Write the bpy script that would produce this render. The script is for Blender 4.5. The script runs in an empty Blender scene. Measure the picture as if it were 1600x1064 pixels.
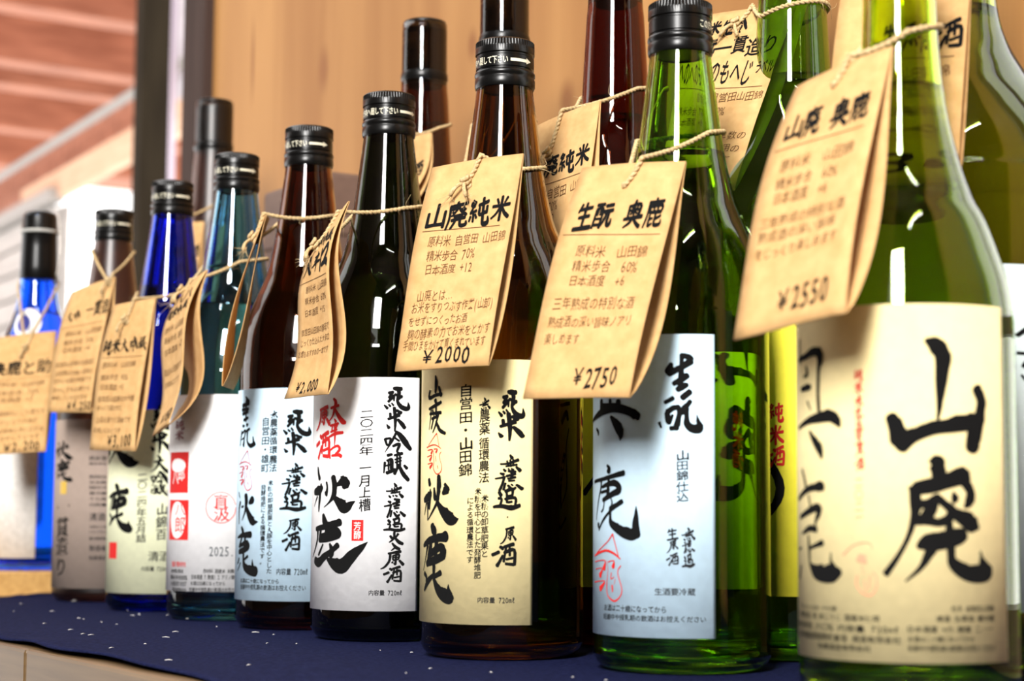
import bpy, bmesh, math, random
from mathutils import Vector
import numpy as np
random.seed(7); rng = np.random.RandomState(7)
S = bpy.context.scene; COL = S.collection
PI = math.pi

# ---------------------------------------------------------------- camera
# world: shelf top is z = 0, the row of bottles runs along X, the wood wall stands behind at +Y
FPX, PITCH, ROLL, CAMH, YAW = 2826.4, .0948, .0059, .0679, math.radians(32.663)
FH = Vector((-math.cos(YAW), math.sin(YAW), 0)); RH = Vector((math.sin(YAW), math.cos(YAW), 0)); ZZ = Vector((0, 0, 1))
fw = FH*math.cos(PITCH) + ZZ*math.sin(PITCH); up0 = -FH*math.sin(PITCH) + ZZ*math.cos(PITCH)
rt = RH*math.cos(ROLL) + up0*math.sin(ROLL); up = -RH*math.sin(ROLL) + up0*math.cos(ROLL)
cd = bpy.data.cameras.new('camera'); cam = bpy.data.objects.new('camera', cd); COL.objects.link(cam); S.camera = cam
from mathutils import Matrix
M = Matrix((rt, up, -fw)).transposed().to_4x4(); M.translation = Vector((0, 0, CAMH)); cam.matrix_world = M
cd.sensor_fit = 'HORIZONTAL'; cd.sensor_width = 36; cd.lens = FPX/1600*36
cd.clip_start = .02; cd.clip_end = 60
cd.dof.use_dof = True; cd.dof.focus_distance = .905; cd.dof.aperture_fstop = 10.5

# ---------------------------------------------------------------- world, view
wd = bpy.data.worlds.new('sky'); S.world = wd; wd.use_nodes = True
bg = wd.node_tree.nodes['Background']; bg.inputs[0].default_value = (1, .985, .97, 1); bg.inputs[1].default_value = 2.7
S.view_settings.view_transform = 'Standard'; S.view_settings.look = 'None'; S.view_settings.gamma = 1
S.view_settings.use_curve_mapping = False; S.view_settings.exposure = 0.0
cy = S.cycles; cy.max_bounces = 24; cy.transmission_bounces = 24; cy.glossy_bounces = 6; cy.diffuse_bounces = 4; cy.transparent_max_bounces = 8
cy.use_denoising = True; cy.sample_clamp_indirect = 60; cy.blur_glossy = .6; cy.caustics_refractive = True

def area(name, loc, target, sx, sy, power, color=(1, 1, 1)):
    d = bpy.data.lights.new(name, 'AREA'); d.shape = 'RECTANGLE'; d.size = sx; d.size_y = sy; d.energy = power; d.color = color
    o = bpy.data.objects.new(name, d); COL.objects.link(o); o.location = loc
    o.rotation_euler = (Vector(target)-Vector(loc)).to_track_quat('-Z', 'Y').to_euler(); return o
# daylight through the front window (behind the camera, a little to its left)
area('front_window_daylight', (1.0, -1.40, 1.50), (-.85, .48, .55), .55, 1.35, 190, (1, .98, .95))

# ---------------------------------------------------------------- helpers
def mat(name, color, rough=.5, metal=0, spec=.5, **k):
    m = bpy.data.materials.new(name); m.use_nodes = True
    b = m.node_tree.nodes['Principled BSDF']
    b.inputs['Base Color'].default_value = (*color, 1); b.inputs['Roughness'].default_value = rough
    b.inputs['Metallic'].default_value = metal; b.inputs['Specular IOR Level'].default_value = spec
    if 'coat' in k: b.inputs['Coat Weight'].default_value = k['coat']; b.inputs['Coat Roughness'].default_value = .05
    return m
def nodes(m): return m.node_tree.nodes, m.node_tree.links, m.node_tree.nodes['Principled BSDF']
def noisy(m, c1, c2, scale=(1, 1, 1), noise=5, detail=6, lo=.3, hi=.7, bump=0, coord='Object', rough=None):
    N, L, b = nodes(m)
    tc = N.new('ShaderNodeTexCoord'); mp = N.new('ShaderNodeMapping'); mp.inputs['Scale'].default_value = scale
    nz = N.new('ShaderNodeTexNoise'); nz.inputs['Scale'].default_value = noise; nz.inputs['Detail'].default_value = detail
    cr = N.new('ShaderNodeValToRGB'); cr.color_ramp.elements[0].position = lo; cr.color_ramp.elements[1].position = hi
    cr.color_ramp.elements[0].color = (*c1, 1); cr.color_ramp.elements[1].color = (*c2, 1)
    L.new(tc.outputs[coord], mp.inputs[0]); L.new(mp.outputs[0], nz.inputs[0]); L.new(nz.outputs[0], cr.inputs[0]); L.new(cr.outputs[0], b.inputs['Base Color'])
    if bump:
        bp = N.new('ShaderNodeBump'); bp.inputs['Strength'].default_value = bump; bp.inputs['Distance'].default_value = .001
        L.new(nz.outputs[0], bp.inputs['Height']); L.new(bp.outputs[0], b.inputs['Normal'])
    return m
def glass(name, color, rough=0, ior=1.5):
    m = bpy.data.materials.new(name); m.use_nodes = True; b = m.node_tree.nodes['Principled BSDF']
    b.inputs['Base Color'].default_value = (*[c*c for c in color], 1); b.inputs['Transmission Weight'].default_value = 1
    b.inputs['Roughness'].default_value = rough; b.inputs['IOR'].default_value = ior; return m
def link(name, me, m, parent=None, smooth=True):
    o = bpy.data.objects.new(name, me); COL.objects.link(o)
    if m is not None: me.materials.append(m)
    if smooth and len(me.polygons): me.polygons.foreach_set('use_smooth', [True]*len(me.polygons))
    if parent is not None: o.parent = parent
    return o
def mesh(name, V, Fc, m, parent=None, smooth=True):
    me = bpy.data.meshes.new(name); me.from_pydata([tuple(map(float, v)) for v in V], [], [tuple(map(int, f)) for f in Fc]); me.update()
    return link(name, me, m, parent, smooth)
def tag(o, label=None, cat=None, group=None, kind=None):
    if label: o['label'] = label
    if cat: o['category'] = cat
    if group: o['group'] = group
    if kind: o['kind'] = kind
    return o
def empty(name, loc=(0, 0, 0), rz=0):
    o = bpy.data.objects.new(name, None); COL.objects.link(o); o.location = loc; o.rotation_euler = (0, 0, rz); o.empty_display_size = .02; return o
class MB:
    def __init__(s): s.V = []; s.F = []
    def add(s, V, Fc):
        n = len(s.V); s.V += [tuple(v) for v in V]; s.F += [tuple(i+n for i in f) for f in Fc]; return s
    def box(s, a, b):
        x0, y0, z0 = a; x1, y1, z1 = b
        V = [(x0, y0, z0), (x1, y0, z0), (x1, y1, z0), (x0, y1, z0), (x0, y0, z1), (x1, y0, z1), (x1, y1, z1), (x0, y1, z1)]
        return s.add(V, [(0, 3, 2, 1), (4, 5, 6, 7), (0, 1, 5, 4), (1, 2, 6, 5), (2, 3, 7, 6), (3, 0, 4, 7)])
    def tube(s, P, r, n=8, cap=True):
        P = [Vector(p) for p in P]; rr = r if isinstance(r, (list, tuple)) else [r]*len(P)
        T = [(P[min(i+1, len(P)-1)]-P[max(i-1, 0)]).normalized() for i in range(len(P))]
        u = T[0].orthogonal().normalized(); V = []; Fc = []
        for i, p in enumerate(P):
            u = (u - T[i]*u.dot(T[i])); u = u.normalized() if u.length > 1e-9 else T[i].orthogonal().normalized()
            w = T[i].cross(u)
            for k in range(n):
                a = 2*PI*k/n; V.append(p + (u*math.cos(a)+w*math.sin(a))*rr[i])
        for i in range(len(P)-1):
            for k in range(n): Fc.append((i*n+k, i*n+(k+1) % n, (i+1)*n+(k+1) % n, (i+1)*n+k))
        if cap: Fc.append(tuple(range(n))[::-1]); Fc.append(tuple(range((len(P)-1)*n, len(P)*n)))
        return s.add(V, Fc)
    def lathe(s, prof, n=96, mod=None, closed=False):
        V = []; Fc = []; m = len(prof)
        for j, (r, z) in enumerate(prof):
            for k in range(n):
                a = 2*PI*k/n; rr = r+(mod(j, k) if mod else 0); V.append((rr*math.cos(a), rr*math.sin(a), z))
        for j in range(m if closed else m-1):
            j2 = (j+1) % m
            for k in range(n): Fc.append((j*n+k, j*n+(k+1) % n, j2*n+(k+1) % n, j2*n+k))
        if not closed:
            if prof[0][0] > 1e-6: Fc.append(tuple(range(n))[::-1])
            if prof[-1][0] > 1e-6: Fc.append(tuple(range((m-1)*n, m*n)))
        return s.add(V, Fc)
    def build(s, name, m, parent=None, smooth=True, bevel=0):
        o = mesh(name, s.V, s.F, m, parent, smooth)
        if bevel:
            b = o.modifiers.new('bevel', 'BEVEL'); b.width = bevel; b.segments = 2; b.limit_method = 'ANGLE'
        return o
def smooth_prof(pts, n=6):
    out = []
    for i in range(len(pts)-1):
        p0 = pts[max(i-1, 0)]; p1 = pts[i]; p2 = pts[i+1]; p3 = pts[min(i+2, len(pts)-1)]
        for t in np.linspace(0, 1, n, endpoint=False):
            out.append(tuple(.5*((2*b)+(c-a)*t+(2*a-5*b+4*c-d)*t*t+(3*b-a-3*c+d)*t**3) for a, b, c, d in zip(p0, p1, p2, p3)))
    out.append(tuple(pts[-1])); return out

# ---------------------------------------------------------------- ink: brush glyphs and font glyphs as flat polygons
GLYPH, INK = ({'山a': '33,0,4 41,4,11 48,14,11 46,38,8 44,61,4 42,74,2;0,71,8 5,82,11 8,93,13 9,100,5;8,95,13 20,88,9 38,81,9 56,78,10 76,75,11 83,76,11;83,44,8 88,56,8 85,71,9 80,85,12 76,99,10', '廃a': '37,0,2 42,1,10 44,7,9 44,17,7;20,22,2 24,23,7 39,20,9 53,16,9 65,12,11 68,18,7;68,18,6 73,26,6 71,34,6 67,38,2;57,26,2 58,31,5 56,35,1;24,24,6 25,35,7 24,46,5 19,62,3 11,78,3 0,94,4;42,30,4 38,39,7 31,48,6 25,50,5;28,36,5 35,35,5 41,31,5;42,30,5 51,37,5 59,44,7 69,49,10 75,53,10 79,55,4;26,50,4 36,50,5 44,51,5 52,48,6 54,43,4;53,51,4 53,60,6;27,71,4 34,68,10 48,66,10 59,63,10 65,61,8;38,72,7 34,79,5 28,89,3 16,100,1;54,67,6 54,78,5 56,85,7 64,91,9 75,94,10 87,93,10 90,89,7;85,87,8 83,81,3 82,75,1', '奥a': '1,17,2 17,15,4 31,12,5 39,13,6;39,14,6 40,20,5 38,27,3 37,47,3 38,62,3;19,24,2 21,30,3 14,32,1;8,42,3 21,41,4 26,41,3;21,53,2 26,60,1;0,74,2 21,69,4 37,67,6 52,66,7 58,70,6 61,75,2;24,78,2 31,85,5 38,92,6 41,100,2;5,0,2 5,20,2', '鹿a': '13,0,3 18,8,3 21,15,3;0,27,3 22,19,4 38,16,5 48,16,7 51,19,2;27,24,2 30,33,2;6,44,3 21,40,4 35,36,5 44,35,5 44,40,5 40,46,3 38,52,2;12,59,2 28,54,4 40,55,4;26,61,2 27,72,3 28,86,2;30,72,2 41,69,3 49,67,4;29,87,3 38,93,9 51,95,11 63,94,11 70,93,5;62,88,5 60,83,2 60,76,1;1,74,2 9,72,1;1,100,3 7,89,2', '瓢a': '0,24,4 20,7,3 41,0,3 58,1,3 61,12,2;35,24,8 46,29,11;32,32,11 49,37,8;40,43,3 43,59,2;31,62,3 28,79,3 40,95,3 57,100,3 68,86,3 69,64,3 62,56,3;46,73,3 48,92,3;57,62,3 54,86,3', '奥b': '0,49,2 66,36,9 111,24,15 149,20,15 182,24,15 209,32,15 225,42,16 229,49,7;98,0,11 98,20,12;169,4,11 169,23,10;102,10,6 174,13,6;139,0,8 139,20,8;142,41,6 158,56,15 172,72,18 177,85,14 176,100,2;66,68,5 78,76,7 78,83,4', '鹿b': '47,0,3 52,4,5 50,9,6;0,23,3 38,19,4 62,15,5 83,11,6;30,21,4 29,32,3 22,45,2 15,63,2 10,79,1;51,20,4 50,31,5 48,44,5;33,31,3 49,27,5 64,25,7 72,29,7 74,36,7 60,41,6 35,50,4;30,39,3 51,36,3;55,45,2 59,53,2 57,61,3;55,63,6 67,58,5 80,52,5;55,63,5 55,74,4 57,83,7 69,90,9 83,96,11 96,99,12 103,99,10;105,100,10 104,85,8 105,72,5 105,59,1;53,67,3 36,79,3 22,93,2;19,85,5 23,94,2;39,53,2 36,63,2 30,67,2', '生b': '5,21,7 0,37,14 0,44,9;0,43,11 18,34,10 33,26,10 51,15,11;30,0,8 29,19,7 28,44,9 26,73,9;29,1,8 44,4,10 52,11,9;11,67,8 29,57,10 42,48,10;20,81,9 31,74,11 42,70,7;31,100,10 48,86,10', '酛b': '19,14,9 45,0,11;27,46,13 45,33,12 63,30,12;26,49,13 29,75,13 35,81,10;63,30,11 66,49,11 60,81,14 54,100,14;35,75,10 44,56,6;0,81,8 6,97,5;38,100,11 57,97,11;73,46,16 88,27,13 102,10,10;88,30,13 90,62,11 91,84,16 107,100,19 129,100,22 137,96,14;134,93,16 127,74,9 124,55,2', '瓢b': '61,0,3 46,13,2 12,29,2;61,0,3 67,15,2 75,36,2;0,34,3 25,28,4 46,25,4 64,29,4 78,37,2;3,43,2 40,40,2 38,52,10;50,42,2 64,40,2 62,49,8;7,54,2 33,52,2 25,63,10;0,74,2 40,71,2 26,83,10;46,40,1 49,56,1 46,77,2 49,92,2 65,100,3 78,92,2 81,81,2 74,63,2 73,54,2 79,47,2;58,58,2 57,67,2 65,64,1;60,77,4 61,86,3;67,67,1 65,75,1', '秋c': '26,7,8 30,18,9;0,54,9 27,44,15 36,36,6;33,30,4 30,51,8 28,73,6;13,60,4 1,88,2;20,60,5 21,100,3;50,27,5 53,48,9 56,51,6;67,0,9 68,18,11 66,39,9 59,63,6 25,98,2;82,39,6 94,30,15 98,27,6 88,18,6;64,60,8 82,79,15 103,95,21 116,99,15 128,96,2', '鹿c': '28,0,7 32,7,9 34,11,7;1,29,4 21,21,7 44,17,8 58,15,11;15,28,4 9,45,2 0,64,1;25,24,5 22,37,7 18,51,7;39,22,6 36,52,5;18,43,6 39,33,8 50,29,7 53,37,9 50,44,9 33,49,8 14,54,7;5,68,5 12,73,4 12,79,4;5,92,3 17,79,6 33,69,4;33,56,5 33,73,4 35,78,5 43,89,9 54,96,13 66,100,13 70,99,7;65,95,9 64,88,4 64,82,1;35,72,4 48,66,6', '山c': '56,0,6 62,32,16 57,77,10;7,68,10 0,100,13 57,90,11 103,86,11;83,53,10 99,92,14', '廃c': '36,0,10 43,15,8;0,25,6 36,16,8 63,7,7;13,24,5 10,50,4 1,87,2;22,30,6 26,39,6;40,19,6 40,43,6;5,40,6 63,38,7;18,55,6 51,48,6;30,47,5 15,84,5;51,44,6 37,76,5 23,96,3;41,64,6 58,89,9 82,100,7', '瓢c': '49,0,3 28,16,2 10,29,2;49,0,3 54,15,2 59,32,2;0,34,3 25,29,3 46,29,3 66,38,2;6,41,3 31,40,3 25,49,8;38,39,3 52,39,3 47,47,7;4,57,3 28,54,3 18,66,9;7,75,3 32,73,3 19,84,9;35,42,2 38,69,2 36,86,3 50,100,3 66,95,3 69,80,2 62,63,2 61,53,2 67,46,2;45,56,2 47,69,2;53,80,3 55,87,2', '秋d': '21,0,4 24,12,7 30,26,8;2,57,9 29,52,15 43,46,7;38,39,5 34,59,7 30,84,6 28,100,3;20,67,4 0,89,1;60,35,5 63,47,5 59,62,7;55,57,4 61,64,5;82,23,10 87,40,11 85,62,10 71,79,4 51,91,1;94,41,5 106,35,12 115,35,22 116,27,11;86,69,7 101,80,15 114,90,20 124,89,15 132,83,9 143,77,1', '鹿d': '47,0,6 51,11,11 55,19,10;18,28,6 57,22,9 81,17,10 95,14,10;26,30,6 25,47,4 14,67,3 0,84,1;38,30,5 34,51,6;58,26,6 54,51,6;34,49,8 60,46,10 85,40,11 91,36,11 84,29,9 63,32,5;34,41,4 84,34,11;47,58,3 37,71,4 31,79,4;15,90,11 31,94,13 47,85,11 68,74,8 90,59,8;69,57,4 75,70,9 72,83,6;63,87,5 80,95,15 99,100,20 114,88,17 130,73,13 143,63,8 155,52,1', '純': '24,4,7.8 12,18,7.8 30,24,6.7;34,10,7.8 10,42,6.7;8,44,6.7 38,40,7.8;24,42,9.0 24,74,7.8;10,56,7.8 5,70,6.7;34,52,6.7 40,64,7.8;50,24,9.0 96,18,10.1;54,34,9.0 55,56,9.0 92,52,9.0;92,34,9.0 90,56,9.0;72,4,10.1 72,72,10.1 76,90,11.2 98,90,12.3 98,70,5.6', '米': '50,4,10.1 50,96,10.1;6,40,9.0 94,36,10.1;24,12,7.8 34,28,9.0;78,8,9.0 66,28,6.7;46,44,9.0 28,70,7.8 6,86,6.7;54,44,9.0 74,70,11.2 96,86,11.2', '吟': '0,36,8 10,63,8;2,36,8 25,33,8 21,59,8 10,63,7;53,2,8 32,45,8 1,96,2;50,0,7 72,21,17 96,53,19 118,80,13;46,30,7 65,44,7;37,68,8 67,58,10 56,91,8 68,100,7', '醸': '14,8,9 30,4,6;3,35,7 0,74,4;11,28,6 30,24,7 32,62,6;7,47,5 30,43,5;11,74,10 42,62,9;17,28,5 17,62,5;24,28,4 25,62,4;39,8,6 68,0,9;41,24,5 65,16,5;43,35,5 65,27,5;49,8,5 49,54,5;59,4,5 61,46,6;40,77,9 51,54,7;55,43,7 73,77,12 93,100,10;77,46,7 87,56,9', '無': '58,0,9 69,18,17;0,56,8 48,52,10 107,29,15;40,37,9 48,70,9;58,30,8 63,70,9;77,26,8 77,66,9;33,70,8 100,59,9;19,89,9 30,100,12;48,85,8 52,92,9;66,85,8 78,92,11;96,74,11 119,96,18', '濾': '22,12,8 34,17,12;0,40,6 37,32,9;39,29,8 29,69,8 18,100,9;56,0,9 85,3,10;70,0,9 71,29,12;48,26,9 85,14,9;54,40,8 85,31,9;57,51,7 82,48,7;43,63,7 35,97,8;54,74,8 71,94,12 86,85,8;68,68,6 74,74,6;91,71,9 115,91,14', '過': '36,17,15 49,34,17;32,50,11 53,54,11 41,92,11;0,96,10 58,92,15 116,100,20 171,87,15;77,13,14 123,0,14 120,46,11;86,21,11 87,71,11;94,38,9 120,33,9;74,54,10 141,46,13 141,87,11;95,71,9 120,67,9', '火': '8,32,15 22,50,17;77,14,17 59,41,9;44,0,17 40,50,15 0,87,7;45,41,13 82,82,22 119,100,19', '入': '13,0,20 64,57,32 115,78,26;64,50,23 0,100,10', '原': '43,12,8 113,0,12;54,12,11 49,53,10 23,88,8 0,100,4;69,24,7 69,47,7;72,24,7 105,18,9 102,41,7;75,35,6 102,32,6;72,50,7 102,44,7;87,12,7 84,71,10 75,68,6;64,65,7 69,59,6;108,53,10 129,74,14', '酒': '39,13,10 53,20,12;0,50,11 33,37,11;24,100,12 53,53,8;59,13,9 106,0,12;69,13,8 57,80,9;86,7,8 87,53,8;60,40,10 110,27,12 111,94,11;70,70,8 104,63,8;67,90,9 107,94,10', '大': '33,0,8 44,14,11 38,41,10 26,73,6 0,96,3;17,38,8 38,33,8 60,28,8;38,38,7 59,71,12 82,95,16 94,100,10', '辛': '42,0,4 49,10,9;20,25,6 44,22,8 62,17,7;32,29,5 29,42,5;57,24,5 48,40,4;23,49,6 55,40,6;0,74,4 45,56,9 83,52,8;44,21,6 46,56,7 44,100,3', '口': '0,4,11 7,100,12;5,34,11 60,5,14 99,0,17 115,30,20 69,65,11;28,79,13 101,72,20 131,84,23', '秋e': '0,0,5 9,16,3;14,30,8 4,54,7 6,100,3;25,46,5 37,43,5;52,8,13 55,27,13 49,59,7 30,88,2;72,33,8 84,25,16 86,16,11;59,51,11 73,73,16 90,91,19 102,93,9 114,92,1', '鹿e': '23,0,6 30,10,8 26,18,6;0,24,3 29,18,8 62,16,11;25,25,5 11,45,5;11,45,5 41,35,8 50,35,8 52,44,10 34,52,10 11,57,8;41,25,6 35,60,5;35,62,6 35,76,6 43,91,12 63,98,16 80,100,17;72,94,10 71,85,5 70,73,1;39,74,4 53,66,5;12,72,4 4,84,3;5,100,2 20,82,3', '生': '26,8,10.1 14,34,7.8;24,26,9.0 84,20,10.1;50,4,10.1 50,90,10.1;22,54,9.0 78,50,10.1;6,94,11.2 96,90,12.3', '酛': '4,10,9.0 44,8,9.0;8,26,9.0 6,94,7.8;8,26,9.0 42,24,9.0 42,92,9.0;20,12,6.7 18,48,6.7;32,12,6.7 32,46,6.7;8,62,6.7 40,60,6.7;8,84,7.8 40,82,7.8;56,14,10.1 94,10,10.1;50,36,10.1 98,30,11.2;66,38,9.0 60,66,9.0 46,94,6.7;80,36,10.1 80,78,11.2 96,82,12.3 98,62,6.7', '輪': '98,50,3 96,66,3 89,80,3 78,91,3 65,98,3 49,100,3 34,97,3 20,89,3 9,78,3 2,63,3 0,47,3 3,31,3 11,18,3 24,7,3 38,1,3 54,0,3 69,4,3 82,13,3 91,25,3 97,40,3', '純d': '46,0,11 62,2,16 84,2,14;22,23,11 42,18,11;42,20,9 24,43,9;22,46,9 44,38,11;44,41,9 20,66,10;0,84,6 15,99,11;22,81,7 30,89,8;37,74,7 45,84,8;69,2,14 72,27,14 65,63,11 83,90,16 109,100,16 122,92,14 119,67,3;52,30,9 87,42,10;49,33,8 47,61,6;87,37,9 65,58,7', '米d': '31,0,10 35,37,11 36,67,9 34,100,5;14,24,8 15,39,8;6,48,8 32,39,9 53,32,9;42,11,8 60,21,11;58,17,8 36,37,7;0,72,4 9,85,11;47,50,8 63,67,13 76,84,12', '生b2': '32,0,4 53,22,16;5,36,12 57,28,10;37,17,8 36,100,7;0,53,10 54,51,9;6,70,10 51,63,8;18,95,9 52,86,8', '酛b2': '28,7,10 44,6,7;67,4,13 76,0,7;17,30,9 0,94,6;23,40,7 55,27,7 46,63,7 43,100,6;19,67,5 46,59,5;64,32,8 89,21,9;73,32,8 74,78,8 99,97,14 127,88,14;120,84,11 116,56,3;32,95,6 46,63,5', '山': '50,4,10.1 50,84,10.1;10,38,10.1 11,90,10.1;10,88,10.1 50,84,9.0 90,82,10.1;90,34,10.1 90,94,10.1', '廃': '48,2,9.0 52,10,9.0;14,14,9.0 94,12,9.0;16,14,9.0 14,60,7.8 2,96,6.7;26,26,7.8 50,24,7.8 36,42,6.7 24,50,5.6;28,36,6.7 36,42,6.7;58,22,7.8 66,36,7.8 92,54,9.0;80,24,6.7 66,34,6.7;88,32,6.7 74,42,6.7;36,52,7.8 76,52,7.8;26,66,9.0 88,64,9.0;44,52,7.8 42,72,7.8 24,96,6.7;66,52,9.0 66,84,9.0 74,92,10.1 94,90,10.1 94,78,5.6', '鹿': '50,2,9.0 52,10,9.0;14,14,9.0 92,12,9.0;16,14,9.0 14,60,7.8 4,96,6.7;24,28,9.0 88,26,9.0 86,48,9.0;26,28,7.8 26,48,7.8;26,48,9.0 86,48,9.0;46,16,7.8 46,48,7.8;66,16,7.8 66,48,7.8;30,58,7.8 30,92,9.0 48,86,6.7;30,72,7.8 46,68,6.7;60,56,9.0 60,84,9.0 68,92,10.1 94,90,10.1 94,76,5.6;62,72,7.8 90,62,7.8', '秋': '26,7,8 30,18,9;0,54,9 27,44,15 36,36,6;33,30,4 30,51,8 28,73,6;13,60,4 1,88,2;20,60,5 21,100,3;50,27,5 53,48,9 56,51,6;67,0,9 68,18,11 66,39,9 59,63,6 25,98,2;82,39,6 94,30,15 98,27,6 88,18,6;64,60,8 82,79,15 103,95,21 116,99,15 128,96,2', '奥': '50,0,10.1 44,14,9.0;20,18,9.0 20,58,9.0;20,20,9.0 78,15,10.1 76,56,11.2;48,22,7.8 50,54,7.8;30,37,7.8 70,33,7.8;36,25,6.7 42,32,6.7;66,24,6.7 58,31,6.7;46,40,6.7 33,50,6.7;54,40,6.7 66,48,6.7;2,68,9.0 50,64,10.1 98,60,12.3;46,66,10.1 36,82,10.1 8,98,5.6;56,68,9.0 72,84,11.2 94,98,12.3', '帯': '0,60,6 30,30,7 60,20,6 75,0,3;0,100,5 40,102,5 62,100,3;52,40,3 62,70,3 66,98,3;10,130,8 20,118,9 45,135,9;5,150,3 20,190,3 15,260,3 50,300,3;30,200,10 55,260,10 50,300,6;20,320,4 60,340,5 85,300,5 90,250,5 70,180,4'},
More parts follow.
